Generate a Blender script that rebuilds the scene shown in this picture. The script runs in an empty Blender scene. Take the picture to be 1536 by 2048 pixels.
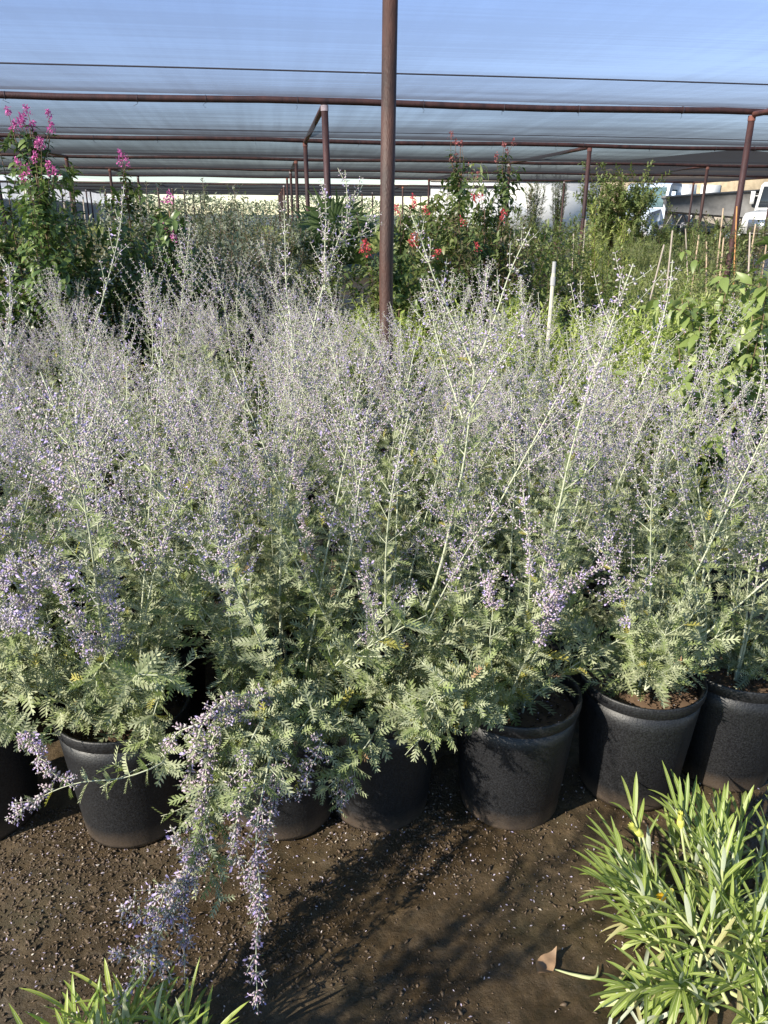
import bpy, math, random
import numpy as np
from mathutils import Vector, Matrix

rng = np.random.default_rng(7)
random.seed(7)
R = math.radians
S = bpy.context.scene
COL = S.collection
PI = math.pi

# ------------------------------------------------------------------ camera geometry
FPX = 1538.0                      # focal length in photo pixels (1536 x 2048)
PITCH, HEAD, ROLL = R(21.3), R(8.0), R(0.35)
CAM = np.array([0.0, 0.0, 1.5])
_f = np.array([math.sin(HEAD) * math.cos(PITCH), math.cos(HEAD) * math.cos(PITCH), -math.sin(PITCH)])
_r = np.array([math.cos(HEAD), -math.sin(HEAD), 0.0])
_u = np.cross(_r, _f)
CR = _r * math.cos(ROLL) + _u * math.sin(ROLL)
CU = -_r * math.sin(ROLL) + _u * math.cos(ROLL)
CF = _f
FH = np.array([math.sin(HEAD), math.cos(HEAD), 0.0])


def ray(px, py):
    return CF + CR * ((px - 768) / FPX) + CU * ((1024 - py) / FPX)


def pt(px, py, d):
    """world point seen at photo pixel px,py whose level distance ahead of the camera is d"""
    v = ray(px, py)
    return CAM + v * (d / float(v @ FH))


def ground(px, py, z=0.0):
    v = ray(px, py)
    return CAM + v * ((z - CAM[2]) / v[2])


# ------------------------------------------------------------------ materials
def nodes(name):
    m = bpy.data.materials.new(name)
    m.use_nodes = True
    nt = m.node_tree
    nt.nodes.clear()
    return m, nt, nt.nodes, nt.links


def N(ns, typ, **kw):
    n = ns.new(typ)
    for k, v in kw.items():
        setattr(n, k, v)
    return n


def ramp(ns, stops, interp='LINEAR'):
    n = ns.new('ShaderNodeValToRGB')
    n.color_ramp.interpolation = interp
    e = n.color_ramp.elements
    while len(e) < len(stops):
        e.new(0.5)
    for el, (p, c) in zip(e, stops):
        el.position = p
        el.color = (c[0], c[1], c[2], 1)
    return n


def leaf_mat(name, cols, transl=0.3, rough=0.55, spec=0.35, back=None, tint=(1.15, 1.25, 0.7)):
    m, nt, ns, L = nodes(name)
    geo = N(ns, 'ShaderNodeNewGeometry')
    oi = N(ns, 'ShaderNodeObjectInfo')
    add = N(ns, 'ShaderNodeMath', operation='MULTIPLY_ADD')
    L.new(oi.outputs['Random'], add.inputs[0])
    add.inputs[1].default_value = 0.35
    sc = N(ns, 'ShaderNodeMath', operation='MULTIPLY')
    L.new(geo.outputs['Random Per Island'], sc.inputs[0])
    sc.inputs[1].default_value = 0.65
    L.new(sc.outputs[0], add.inputs[2])
    k = len(cols)
    rp = ramp(ns, [(i / (k - 1), c) for i, c in enumerate(cols)])
    L.new(add.outputs[0], rp.inputs[0])
    col = rp.outputs[0]
    if back:
        mx = N(ns, 'ShaderNodeMix', data_type='RGBA')
        L.new(geo.outputs['Backfacing'], mx.inputs[0])
        L.new(col, mx.inputs[6])
        mx.inputs[7].default_value = (*back, 1)
        col = mx.outputs[2]
    b = N(ns, 'ShaderNodeBsdfPrincipled')
    L.new(col, b.inputs['Base Color'])
    b.inputs['Roughness'].default_value = rough
    b.inputs['Specular IOR Level'].default_value = spec
    out = N(ns, 'ShaderNodeOutputMaterial')
    if transl > 0:
        mul = N(ns, 'ShaderNodeMix', data_type='RGBA', blend_type='MULTIPLY')
        mul.inputs[0].default_value = 1
        L.new(col, mul.inputs[6])
        mul.inputs[7].default_value = (*tint, 1)
        t = N(ns, 'ShaderNodeBsdfTranslucent')
        L.new(mul.outputs[2], t.inputs[0])
        mix = N(ns, 'ShaderNodeMixShader')
        mix.inputs[0].default_value = transl
        L.new(b.outputs[0], mix.inputs[1])
        L.new(t.outputs[0], mix.inputs[2])
        L.new(mix.outputs[0], out.inputs[0])
    else:
        L.new(b.outputs[0], out.inputs[0])
    return m


def plain(name, c, rough=0.6, spec=0.3, noise=0.0, nscale=8, c2=None, bump=0.0, bscale=60, metal=0.0, stretch=(1, 1, 1)):
    m, nt, ns, L = nodes(name)
    b = N(ns, 'ShaderNodeBsdfPrincipled')
    b.inputs['Roughness'].default_value = rough
    b.inputs['Specular IOR Level'].default_value = spec
    b.inputs['Metallic'].default_value = metal
    tc = N(ns, 'ShaderNodeTexCoord')
    mp = N(ns, 'ShaderNodeMapping')
    mp.inputs['Scale'].default_value = stretch
    L.new(tc.outputs['Object'], mp.inputs[0])
    if noise > 0:
        n = N(ns, 'ShaderNodeTexNoise')
        n.inputs['Scale'].default_value = nscale
        n.inputs['Detail'].default_value = 6
        n.inputs['Roughness'].default_value = 0.65
        L.new(mp.outputs[0], n.inputs['Vector'])
        c2 = c2 or tuple(x * (1 - noise) for x in c)
        rp = ramp(ns, [(0.35, c2), (0.65, c)])
        L.new(n.outputs['Fac'], rp.inputs[0])
        L.new(rp.outputs[0], b.inputs['Base Color'])
    else:
        b.inputs['Base Color'].default_value = (*c, 1)
    if bump > 0:
        n2 = N(ns, 'ShaderNodeTexNoise')
        n2.inputs['Scale'].default_value = bscale
        n2.inputs['Detail'].default_value = 4
        L.new(mp.outputs[0], n2.inputs['Vector'])
        bp = N(ns, 'ShaderNodeBump')
        bp.inputs['Strength'].default_value = bump
        bp.inputs['Distance'].default_value = 0.01
        L.new(n2.outputs['Fac'], bp.inputs['Height'])
        L.new(bp.outputs[0], b.inputs['Normal'])
    out = N(ns, 'ShaderNodeOutputMaterial')
    L.new(b.outputs[0], out.inputs[0])
    return m


M = {}
M['sage_stem'] = leaf_mat('sage_stem', [(0.30, 0.33, 0.22), (0.43, 0.45, 0.33), (0.37, 0.40, 0.27)], 0, 0.7, 0.2)
M['sage_leaf'] = leaf_mat('sage_leaf', [(0.15, 0.185, 0.09), (0.25, 0.285, 0.16), (0.38, 0.40, 0.265), (0.29, 0.325, 0.17)], 0.25, 0.6, 0.3)
M['sage_low_leaf'] = leaf_mat('sage_low_leaf', [(0.16, 0.21, 0.075), (0.28, 0.325, 0.155), (0.23, 0.285, 0.105), (0.37, 0.395, 0.22)], 0.3, 0.6, 0.3)
M['sage_old'] = leaf_mat('sage_old', [(0.32, 0.31, 0.07), (0.40, 0.35, 0.10), (0.27, 0.30, 0.08)], 0.3, 0.6, 0.3)
M['calyx'] = leaf_mat('calyx', [(0.50, 0.49, 0.42), (0.56, 0.50, 0.52), (0.44, 0.41, 0.46), (0.66, 0.63, 0.57)], 0.2, 0.7, 0.15, tint=(1, 1, 1))
M['calyx_pink'] = leaf_mat('calyx_pink', [(0.58, 0.44, 0.50), (0.50, 0.40, 0.51), (0.62, 0.51, 0.53)], 0.2, 0.7, 0.15, tint=(1, 1, 1))
M['petal'] = leaf_mat('petal', [(0.48, 0.38, 0.74), (0.60, 0.50, 0.80), (0.54, 0.45, 0.78)], 0.3, 0.6, 0.2, tint=(1, 1, 1.1))
M['dead_leaf'] = leaf_mat('dead_leaf', [(0.24, 0.13, 0.07), (0.34, 0.22, 0.13), (0.18, 0.10, 0.05)], 0.2, 0.6, 0.3, tint=(1, 1, 1))
M['wood_stem'] = plain('wood_stem', (0.20, 0.14, 0.09), 0.8, 0.2, 0.5, 30)
M['myrtle_leaf'] = leaf_mat('myrtle_leaf', [(0.038, 0.074, 0.022), (0.085, 0.14, 0.04), (0.18, 0.24, 0.075)], 0.28, 0.38, 0.5)
M['myrtle_pink'] = leaf_mat('myrtle_pink', [(0.55, 0.10, 0.32), (0.65, 0.20, 0.45), (0.48, 0.07, 0.25)], 0.3, 0.6, 0.2, tint=(1, 1, 1))
M['myrtle_red'] = leaf_mat('myrtle_red', [(0.62, 0.06, 0.08), (0.66, 0.12, 0.13), (0.48, 0.035, 0.05)], 0.3, 0.6, 0.2, tint=(1, 1, 1))
M['faded_red'] = leaf_mat('faded_red', [(0.42, 0.13, 0.12), (0.34, 0.14, 0.12), (0.50, 0.17, 0.17)], 0.3, 0.7, 0.2, tint=(1, 1, 1))
M['olive_leaf'] = leaf_mat('olive_leaf', [(0.11, 0.145, 0.085), (0.21, 0.25, 0.155), (0.36, 0.395, 0.27)], 0.2, 0.45, 0.45)
M['lime_leaf'] = leaf_mat('lime_leaf', [(0.14, 0.20, 0.035), (0.28, 0.36, 0.07), (0.42, 0.47, 0.14), (0.20, 0.29, 0.055)], 0.35, 0.45, 0.4)
M['mid_leaf'] = leaf_mat('mid_leaf', [(0.085, 0.13, 0.034), (0.18, 0.245, 0.07), (0.31, 0.36, 0.13)], 0.3, 0.45, 0.4)
M['pale_leaf'] = leaf_mat('pale_leaf', [(0.24, 0.31, 0.12), (0.34, 0.40, 0.18), (0.18, 0.26, 0.09)], 0.35, 0.5, 0.3)
M['broad_leaf'] = leaf_mat('broad_leaf', [(0.09, 0.14, 0.04), (0.21, 0.27, 0.08), (0.37, 0.42, 0.18)], 0.35, 0.42, 0.45)
M['bronze_leaf'] = leaf_mat('bronze_leaf', [(0.17, 0.12, 0.06), (0.10, 0.13, 0.05), (0.22, 0.15, 0.09)], 0.3, 0.5, 0.3)
M['palm_leaf'] = leaf_mat('palm_leaf', [(0.055, 0.10, 0.032), (0.10, 0.16, 0.055), (0.18, 0.25, 0.11)], 0.2, 0.4, 0.5)
M['straw'] = leaf_mat('straw', [(0.30, 0.28, 0.12), (0.42, 0.38, 0.2), (0.24, 0.27, 0.09)], 0.3, 0.6, 0.3, tint=(1.1, 1.1, .8))
M['grass_green'] = leaf_mat('grass_green', [(0.13, 0.19, 0.05), (0.26, 0.32, 0.095), (0.39, 0.42, 0.16)], 0.3, 0.55, 0.3)
M['gaz_leaf'] = leaf_mat('gaz_leaf', [(0.15, 0.215, 0.045), (0.25, 0.315, 0.075), (0.37, 0.42, 0.14)], 0.3, 0.45, 0.4, back=(0.50, 0.54, 0.42))
M['gaz_stem'] = leaf_mat('gaz_stem', [(0.30, 0.36, 0.13), (0.42, 0.45, 0.22), (0.48, 0.50, 0.32)], 0.1, 0.5, 0.4)
M['gaz_pale'] = leaf_mat('gaz_pale', [(0.26, 0.35, 0.06), (0.38, 0.44, 0.10), (0.18, 0.29, 0.05)], 0.35, 0.4, 0.4, back=(0.5, 0.53, 0.36))
M['gaz_silver'] = leaf_mat('gaz_silver', [(0.48, 0.51, 0.40), (0.56, 0.58, 0.48)], 0.2, 0.6, 0.3)
M['yellow_petal'] = leaf_mat('yellow_petal', [(0.80, 0.50, 0.03), (0.85, 0.62, 0.06)], 0.3, 0.5, 0.2, tint=(1, 1, 1))
M['yellow_bud'] = leaf_mat('yellow_bud', [(0.62, 0.60, 0.13), (0.50, 0.55, 0.14)], 0.2, 0.5, 0.3, tint=(1, 1, 1))
M['white_petal'] = leaf_mat('white_petal', [(0.75, 0.75, 0.70), (0.8, 0.8, 0.76)], 0.3, 0.6, 0.2, tint=(1, 1, 1))
M['fallen'] = leaf_mat('fallen', [(0.56, 0.50, 0.46), (0.46, 0.40, 0.42), (0.38, 0.33, 0.48), (0.60, 0.54, 0.46), (0.40, 0.31, 0.22)], 0.1, 0.7, 0.2, tint=(1, 1, 1))
M['crumb'] = leaf_mat('crumb', [(0.022, 0.015, 0.009), (0.06, 0.041, 0.026), (0.11, 0.077, 0.050), (0.07, 0.048, 0.031), (0.21, 0.155, 0.105)], 0, 0.6, 0.35)
M['bark_chip'] = leaf_mat('bark_chip', [(0.018, 0.011, 0.007), (0.05, 0.031, 0.02), (0.13, 0.085, 0.055), (0.032, 0.020, 0.013)], 0, 0.75, 0.25)
M['rust'] = plain('rust', (0.075, 0.035, 0.026), 0.6, 0.4, 0.7, 9, (0.028, 0.016, 0.014), 0.35, 140, stretch=(1, 1, 0.35))
M['rust_red'] = plain('rust_red', (0.24, 0.105, 0.07), 0.65, 0.35, 0.5, 9, (0.10, 0.05, 0.04), 0.3, 140)
M['weld'] = plain('weld', (0.36, 0.33, 0.31), 0.5, 0.4, 0.4, 40)
M['cable'] = plain('cable', (0.05, 0.05, 0.055), 0.5, 0.4)
M['tin'] = plain('tin', (0.30, 0.31, 0.33), 0.6, 0.3, 0.25, 3)
M['white_sheet'] = plain('white_sheet', (0.80, 0.81, 0.83), 0.6, 0.3, 0.2, 1.5, bump=0.4, bscale=3)
M['white_sheet'] = leaf_mat('white_sheet', [(0.78, 0.79, 0.82), (0.82, 0.83, 0.85)], 0.55, 0.6, 0.3, tint=(1, 1, 1))
M['white_wall'] = plain('white_wall', (0.78, 0.76, 0.72), 0.7, 0.2, 0.12, 2)
M['tan_wall'] = plain('tan_wall', (0.50, 0.40, 0.27), 0.8, 0.2, 0.35, 2.5, bump=0.5, bscale=10)
M['tan_roof'] = plain('tan_roof', (0.34, 0.28, 0.22), 0.8, 0.2, 0.3, 2)
M['truck_white'] = plain('truck_white', (0.66, 0.66, 0.65), 0.25, 0.5)
M['truck_blue'] = plain('truck_blue', (0.58, 0.65, 0.76), 0.3, 0.5)
M['truck_dark'] = plain('truck_dark', (0.035, 0.035, 0.038), 0.5, 0.4)
M['trailer_grey'] = plain('trailer_grey', (0.16, 0.155, 0.15), 0.7, 0.3, 0.4, 2)
M['lumber'] = plain('lumber', (0.52, 0.42, 0.28), 0.8, 0.2, 0.3, 5)
M['chrome'] = plain('chrome', (0.6, 0.6, 0.6), 0.2, 0.5, metal=0.9)
M['glass'] = plain('glass', (0.10, 0.16, 0.17), 0.06, 0.8)
M['glass_dark'] = plain('glass_dark', (0.03, 0.035, 0.04), 0.08, 0.6)
M['light_lens'] = plain('light_lens', (0.7, 0.7, 0.68), 0.1, 0.6)
M['pvc'] = plain('pvc', (0.48, 0.46, 0.36), 0.5, 0.4, 0.15, 10)
M['pvc_cap'] = plain('pvc_cap', (0.30, 0.30, 0.30), 0.5, 0.4)
M['bamboo'] = plain('bamboo', (0.56, 0.46, 0.28), 0.6, 0.3, 0.35, 14)
M['orange_bamboo'] = plain('orange_bamboo', (0.55, 0.30, 0.10), 0.6, 0.3, 0.3, 14)
M['stake'] = plain('stake', (0.46, 0.42, 0.31), 0.7, 0.3, 0.25, 10)
M['pot_far'] = plain('pot_far', (0.02, 0.02, 0.022), 0.5, 0.4)


def pot_material():
    m, nt, ns, L = nodes('pot_plastic')
    tc = N(ns, 'ShaderNodeTexCoord')
    sep = N(ns, 'ShaderNodeSeparateXYZ')
    L.new(tc.outputs['Object'], sep.inputs[0])
    oi = N(ns, 'ShaderNodeObjectInfo')
    off = N(ns, 'ShaderNodeVectorMath', operation='ADD')
    L.new(tc.outputs['Object'], off.inputs[0])
    L.new(oi.outputs['Location'], off.inputs[1])
    n = N(ns, 'ShaderNodeTexNoise')
    n.inputs['Scale'].default_value = 9
    n.inputs['Detail'].default_value = 8
    n.inputs['Roughness'].default_value = 0.7
    L.new(off.outputs[0], n.inputs['Vector'])
    # splashed soil near the foot, thin dust elsewhere
    foot = N(ns, 'ShaderNodeMapRange')
    foot.inputs['From Min'].default_value = 0.075
    foot.inputs['From Max'].default_value = 0.0
    L.new(sep.outputs['Z'], foot.inputs['Value'])
    s = N(ns, 'ShaderNodeMath', operation='MULTIPLY')
    L.new(foot.outputs[0], s.inputs[0])
    L.new(n.outputs['Fac'], s.inputs[1])
    r1 = ramp(ns, [(0.08, (0, 0, 0)), (0.55, (1, 1, 1))])
    L.new(s.outputs[0], r1.inputs[0])
    n2 = N(ns, 'ShaderNodeTexNoise')
    n2.inputs['Scale'].default_value = 220
    n2.inputs['Detail'].default_value = 3
    L.new(off.outputs[0], n2.inputs['Vector'])
    dust = ramp(ns, [(0.38, (0.004, 0.004, 0.005)), (0.72, (0.019, 0.020, 0.023))])
    L.new(n2.outputs['Fac'], dust.inputs[0])
    mx = N(ns, 'ShaderNodeMix', data_type='RGBA')
    L.new(r1.outputs[0], mx.inputs[0])
    L.new(dust.outputs[0], mx.inputs[6])
    mx.inputs[7].default_value = (0.085, 0.062, 0.045, 1)
    b = N(ns, 'ShaderNodeBsdfPrincipled')
    L.new(mx.outputs[2], b.inputs['Base Color'])
    b.inputs['Roughness'].default_value = 0.5
    b.inputs['Specular IOR Level'].default_value = 0.5
    bp = N(ns, 'ShaderNodeBump')
    bp.inputs['Strength'].default_value = 0.22
    bp.inputs['Distance'].default_value = 0.004
    n3 = N(ns, 'ShaderNodeTexNoise')
    n3.inputs['Scale'].default_value = 160
    L.new(tc.outputs['Object'], n3.inputs['Vector'])
    L.new(n3.outputs['Fac'], bp.inputs['Height'])
    L.new(bp.outputs[0], b.inputs['Normal'])
    out = N(ns, 'ShaderNodeOutputMaterial')
    L.new(b.outputs[0], out.inputs[0])
    return m


def ground_material():
    m, nt, ns, L = nodes('wet_mud')
    tc = N(ns, 'ShaderNodeTexCoord')

    def noise(sc, det=6, ro=0.6):
        n = N(ns, 'ShaderNodeTexNoise')
        n.inputs['Scale'].default_value = sc
        n.inputs['Detail'].default_value = det
        n.inputs['Roughness'].default_value = ro
        L.new(tc.outputs['Object'], n.inputs['Vector'])
        return n
    n1, n2, n3, n4 = noise(1.7), noise(22, 8, 0.7), noise(120, 6, 0.7), noise(2.6)
    base = ramp(ns, [(0.30, (0.032, 0.025, 0.013)), (0.52, (0.074, 0.051, 0.027)), (0.72, (0.122, 0.085, 0.046))])
    L.new(n2.outputs['Fac'], base.inputs[0])
    moss = ramp(ns, [(0.52, (0, 0, 0)), (0.70, (1, 1, 1))])
    L.new(n4.outputs['Fac'], moss.inputs[0])
    mf = N(ns, 'ShaderNodeMath', operation='MULTIPLY')
    L.new(moss.outputs[0], mf.inputs[0])
    mf.inputs[1].default_value = 0.4
    mx = N(ns, 'ShaderNodeMix', data_type='RGBA')
    L.new(mf.outputs[0], mx.inputs[0])
    L.new(base.outputs[0], mx.inputs[6])
    mx.inputs[7].default_value = (0.040, 0.038, 0.013, 1)
    damp = ramp(ns, [(0.40, (0.55, 0.53, 0.50)), (0.58, (1, 1, 1))])
    L.new(n1.outputs['Fac'], damp.inputs[0])
    dm = N(ns, 'ShaderNodeMix', data_type='RGBA', blend_type='MULTIPLY')
    dm.inputs[0].default_value = 1
    L.new(mx.outputs[2], dm.inputs[6])
    L.new(damp.outputs[0], dm.inputs[7])
    b = N(ns, 'ShaderNodeBsdfPrincipled')
    L.new(dm.outputs[2], b.inputs['Base Color'])
    rr = ramp(ns, [(0.38, (0.27,) * 3), (0.62, (0.75,) * 3)])
    L.new(n1.outputs['Fac'], rr.inputs[0])
    L.new(rr.outputs[0], b.inputs['Roughness'])
    b.inputs['Specular IOR Level'].default_value = 0.4
    h = N(ns, 'ShaderNodeMath', operation='MULTIPLY_ADD')
    L.new(n3.outputs['Fac'], h.inputs[0])
    h.inputs[1].default_value = 0.35
    L.new(n2.outputs['Fac'], h.inputs[2])
    bp = N(ns, 'ShaderNodeBump')
    bp.inputs['Strength'].default_value = 0.45
    bp.inputs['Distance'].default_value = 0.02
    L.new(h.outputs[0], bp.inputs['Height'])
    L.new(bp.outputs[0], b.inputs['Normal'])
    out = N(ns, 'ShaderNodeOutputMaterial')
    L.new(b.outputs[0], out.inputs[0])
    return m


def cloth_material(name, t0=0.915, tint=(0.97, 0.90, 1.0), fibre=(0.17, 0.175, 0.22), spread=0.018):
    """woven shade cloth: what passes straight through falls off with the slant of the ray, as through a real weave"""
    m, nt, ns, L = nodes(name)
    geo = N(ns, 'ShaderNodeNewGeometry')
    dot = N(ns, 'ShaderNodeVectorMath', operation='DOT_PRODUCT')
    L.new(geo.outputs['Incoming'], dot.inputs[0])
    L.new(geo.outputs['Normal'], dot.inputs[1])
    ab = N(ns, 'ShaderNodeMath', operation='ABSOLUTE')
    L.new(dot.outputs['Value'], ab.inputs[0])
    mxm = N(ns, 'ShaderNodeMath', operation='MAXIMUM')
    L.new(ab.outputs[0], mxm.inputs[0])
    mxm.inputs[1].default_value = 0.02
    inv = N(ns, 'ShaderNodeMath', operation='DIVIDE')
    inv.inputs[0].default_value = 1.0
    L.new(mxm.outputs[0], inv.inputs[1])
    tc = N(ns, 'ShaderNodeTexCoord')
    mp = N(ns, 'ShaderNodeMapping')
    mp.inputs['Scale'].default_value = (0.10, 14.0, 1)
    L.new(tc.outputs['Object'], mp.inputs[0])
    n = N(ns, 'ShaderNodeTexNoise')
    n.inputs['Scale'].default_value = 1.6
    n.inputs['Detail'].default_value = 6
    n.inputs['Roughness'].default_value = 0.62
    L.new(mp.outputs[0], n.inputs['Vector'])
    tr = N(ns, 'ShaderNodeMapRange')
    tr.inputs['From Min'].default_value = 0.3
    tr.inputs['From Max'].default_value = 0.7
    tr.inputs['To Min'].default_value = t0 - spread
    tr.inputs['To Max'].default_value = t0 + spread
    nb = N(ns, 'ShaderNodeTexNoise')
    nb.inputs['Scale'].default_value = 1.0
    nb.inputs['Detail'].default_value = 4
    mp2 = N(ns, 'ShaderNodeMapping')
    mp2.inputs['Scale'].default_value = (0.45, 1.3, 1)
    L.new(tc.outputs['Object'], mp2.inputs[0])
    L.new(mp2.outputs[0], nb.inputs['Vector'])
    nv = N(ns, 'ShaderNodeTexNoise')
    nv.inputs['Scale'].default_value = 1.0
    nv.inputs['Detail'].default_value = 5
    mp3 = N(ns, 'ShaderNodeMapping')
    mp3.inputs['Scale'].default_value = (9.0, 0.25, 1)
    L.new(tc.outputs['Object'], mp3.inputs[0])
    L.new(mp3.outputs[0], nv.inputs['Vector'])
    mixn = N(ns, 'ShaderNodeMath', operation='MULTIPLY_ADD')
    L.new(nb.outputs['Fac'], mixn.inputs[0])
    mixn.inputs[1].default_value = 1.0
    sub = N(ns, 'ShaderNodeMath', operation='SUBTRACT')
    nvs = N(ns, 'ShaderNodeMath', operation='MULTIPLY_ADD')
    L.new(nv.outputs['Fac'], nvs.inputs[0])
    nvs.inputs[1].default_value = 0.45
    L.new(n.outputs['Fac'], nvs.inputs[2])
    L.new(nvs.outputs[0], sub.inputs[0])
    sub.inputs[1].default_value = 0.725
    L.new(sub.outputs[0], mixn.inputs[2])
    L.new(mixn.outputs[0], tr.inputs['Value'])
    pw = N(ns, 'ShaderNodeMath', operation='POWER')
    L.new(tr.outputs[0], pw.inputs[0])
    L.new(inv.outputs[0], pw.inputs[1])
    d = N(ns, 'ShaderNodeBsdfDiffuse')
    d.inputs[0].default_value = (*fibre, 1)
    t = N(ns, 'ShaderNodeBsdfTranslucent')
    t.inputs[0].default_value = (*fibre, 1)
    mx = N(ns, 'ShaderNodeMixShader')
    mx.inputs[0].default_value = 0.4
    L.new(d.outputs[0], mx.inputs[1])
    L.new(t.outputs[0], mx.inputs[2])
    tp = N(ns, 'ShaderNodeBsdfTransparent')
    tp.inputs[0].default_value = (*tint, 1)
    mix = N(ns, 'ShaderNodeMixShader')
    L.new(pw.outputs[0], mix.inputs[0])
    L.new(mx.outputs[0], mix.inputs[1])
    L.new(tp.outputs[0], mix.inputs[2])
    out = N(ns, 'ShaderNodeOutputMaterial')
    L.new(mix.outputs[0], out.inputs[0])
    return m


M['pot'] = pot_material()
M['mud'] = ground_material()
M['cloth'] = cloth_material('shade_cloth', 0.908, (0.93, 0.86, 1.0))  # nearest bay: same cloth made clearer and brighter to bring in sky light
M['cloth_mid_dimmed'] = cloth_material('shade_cloth_mid_dimmed', 0.845, (0.93, 0.88, 1.0), (0.11, 0.112, 0.13), 0.030)  # same cloth dimmed: shading toward the far bays put into transmission and fibre
M['cloth_far_dimmed'] = cloth_material('shade_cloth_far_dimmed', 0.795, (0.95, 0.92, 1.0), (0.08, 0.081, 0.088), 0.036)  # same cloth darker still, greying of the slanted far view set by colour
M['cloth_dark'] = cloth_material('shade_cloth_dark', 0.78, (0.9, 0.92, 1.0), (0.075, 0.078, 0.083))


# ------------------------------------------------------------------ mesh building
class Geo:
    """triangles gathered in numpy blocks; one material index for each triangle"""
    def __init__(self):
        self.v, self.t, self.m, self.n = [], [], [], 0

    def add(self, v, t, m=0):
        v = np.asarray(v, float).reshape(-1, 3)
        t = np.asarray(t, np.int64).reshape(-1, 3)
        self.v.append(v)
        self.t.append(t + self.n)
        self.m.append(np.full(len(t), m, np.int32) if np.isscalar(m) else np.asarray(m, np.int32))
        self.n += len(v)

    def merge(self, other, mat=None, off=None):
        if not other.v:
            return
        v, t, m = other.arrays()
        if mat is not None:
            v = v @ mat.T
        if off is not None:
            v = v + off
        self.add(v, t, m)

    def arrays(self):
        if len(self.v) != 1:
            self.v = [np.concatenate(self.v)]
            self.t = [np.concatenate(self.t)]
            self.m = [np.concatenate(self.m)]
        return self.v[0], self.t[0], self.m[0]

    def batch(self, tv, tt, mats, pos, m=0):
        """copies of one template: mats (k,3,3) columns are the axes, pos (k,3)"""
        k = len(pos)
        if k == 0:
            return
        mats = np.asarray(mats, float)
        pos = np.asarray(pos, float)
        v = np.einsum('kij,nj->kni', mats, tv) + pos[:, None, :]
        t = tt[None] + (np.arange(k) * len(tv))[:, None, None]
        if not np.isscalar(m):
            m = np.repeat(np.asarray(m), len(tt))
        self.add(v.reshape(-1, 3), t.reshape(-1, 3), m)

    def tube(self, p, r, sides=5, m=0, cap=True):
        p = np.asarray(p, float)
        n = len(p)
        r = np.full(n, r) if np.isscalar(r) else np.asarray(r, float)
        tg = np.gradient(p, axis=0)
        tg /= np.linalg.norm(tg, axis=1)[:, None] + 1e-12
        up = np.array([0, 0, 1.0]) if abs(tg[0][2]) < 0.9 else np.array([1.0, 0, 0])
        a = np.cross(tg, up)
        a /= np.linalg.norm(a, axis=1)[:, None] + 1e-12
        b = np.cross(tg, a)
        th = np.linspace(0, 2 * PI, sides, endpoint=False)
        ring = p[:, None] + r[:, None, None] * (a[:, None] * np.cos(th)[None, :, None] + b[:, None] * np.sin(th)[None, :, None])
        v = ring.reshape(-1, 3)
        t = []
        for i in range(n - 1):
            for j in range(sides):
                q, w = i * sides + j, i * sides + (j + 1) % sides
                t += [(q, w, w + sides), (q, w + sides, q + sides)]
        if cap:
            for base in (0, (n - 1) * sides):
                for j in range(1, sides - 1):
                    t.append((base, base + j, base + j + 1))
        self.add(v, t, m)

    def box(self, lo, hi, m=0, rot=None, at=(0, 0, 0)):
        (x0, y0, z0), (x1, y1, z1) = lo, hi
        v = np.array([(x0, y0, z0), (x1, y0, z0), (x1, y1, z0), (x0, y1, z0), (x0, y0, z1), (x1, y0, z1), (x1, y1, z1), (x0, y1, z1)], float)
        if rot is not None:
            v = v @ np.asarray(rot).T
        q = [(0, 3, 2, 1), (4, 5, 6, 7), (0, 1, 5, 4), (1, 2, 6, 5), (2, 3, 7, 6), (3, 0, 4, 7)]
        t = [x for a, b, c, d in q for x in ((a, b, c), (a, c, d))]
        self.add(v + np.asarray(at), t, m)

    def prism(self, prof, y0, y1, m=0):
        """profile in x,z swept along y"""
        k = len(prof)
        v = [(x, y0, z) for x, z in prof] + [(x, y1, z) for x, z in prof]
        t = []
        for i in range(k):
            j = (i + 1) % k
            t += [(i, j, j + k), (i, j + k, i + k)]
        from mathutils.geometry import tessellate_polygon
        tri = tessellate_polygon([[Vector((x, z, 0)) for x, z in prof]])
        for a, b, c in tri:
            t += [(a, b, c), (a + k, c + k, b + k)]
        self.add(v, t, m)

    def lathe(self, prof, seg=40, m=0, wob=None):
        k = len(prof)
        th = np.linspace(0, 2 * PI, seg, endpoint=False)
        pr = np.array(prof, float)
        v = np.stack([pr[:, 0][:, None] * np.cos(th), pr[:, 0][:, None] * np.sin(th), np.repeat(pr[:, 1][:, None], seg, 1)], -1)
        t = []
        for i in range(k - 1):
            for j in range(seg):
                a, b = i * seg + j, i * seg + (j + 1) % seg
                t += [(a, b, b + seg), (a, b + seg, a + seg)]
        self.add(v.reshape(-1, 3), t, m)

    def mesh(self, name, mats, smooth=False):
        me = bpy.data.meshes.new(name)
        v, t, m = self.arrays()
        me.vertices.add(len(v))
        me.vertices.foreach_set('co', v.astype(np.float32).ravel())
        me.loops.add(len(t) * 3)
        me.loops.foreach_set('vertex_index', t.astype(np.int32).ravel())
        me.polygons.add(len(t))
        me.polygons.foreach_set('loop_start', np.arange(0, len(t) * 3, 3, dtype=np.int32))
        me.polygons.foreach_set('material_index', m.astype(np.int32))
        if smooth:
            me.polygons.foreach_set('use_smooth', np.ones(len(t), bool))
        for x in mats:
            me.materials.append(M[x] if isinstance(x, str) else x)
        me.update(calc_edges=True)
        return me


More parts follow.
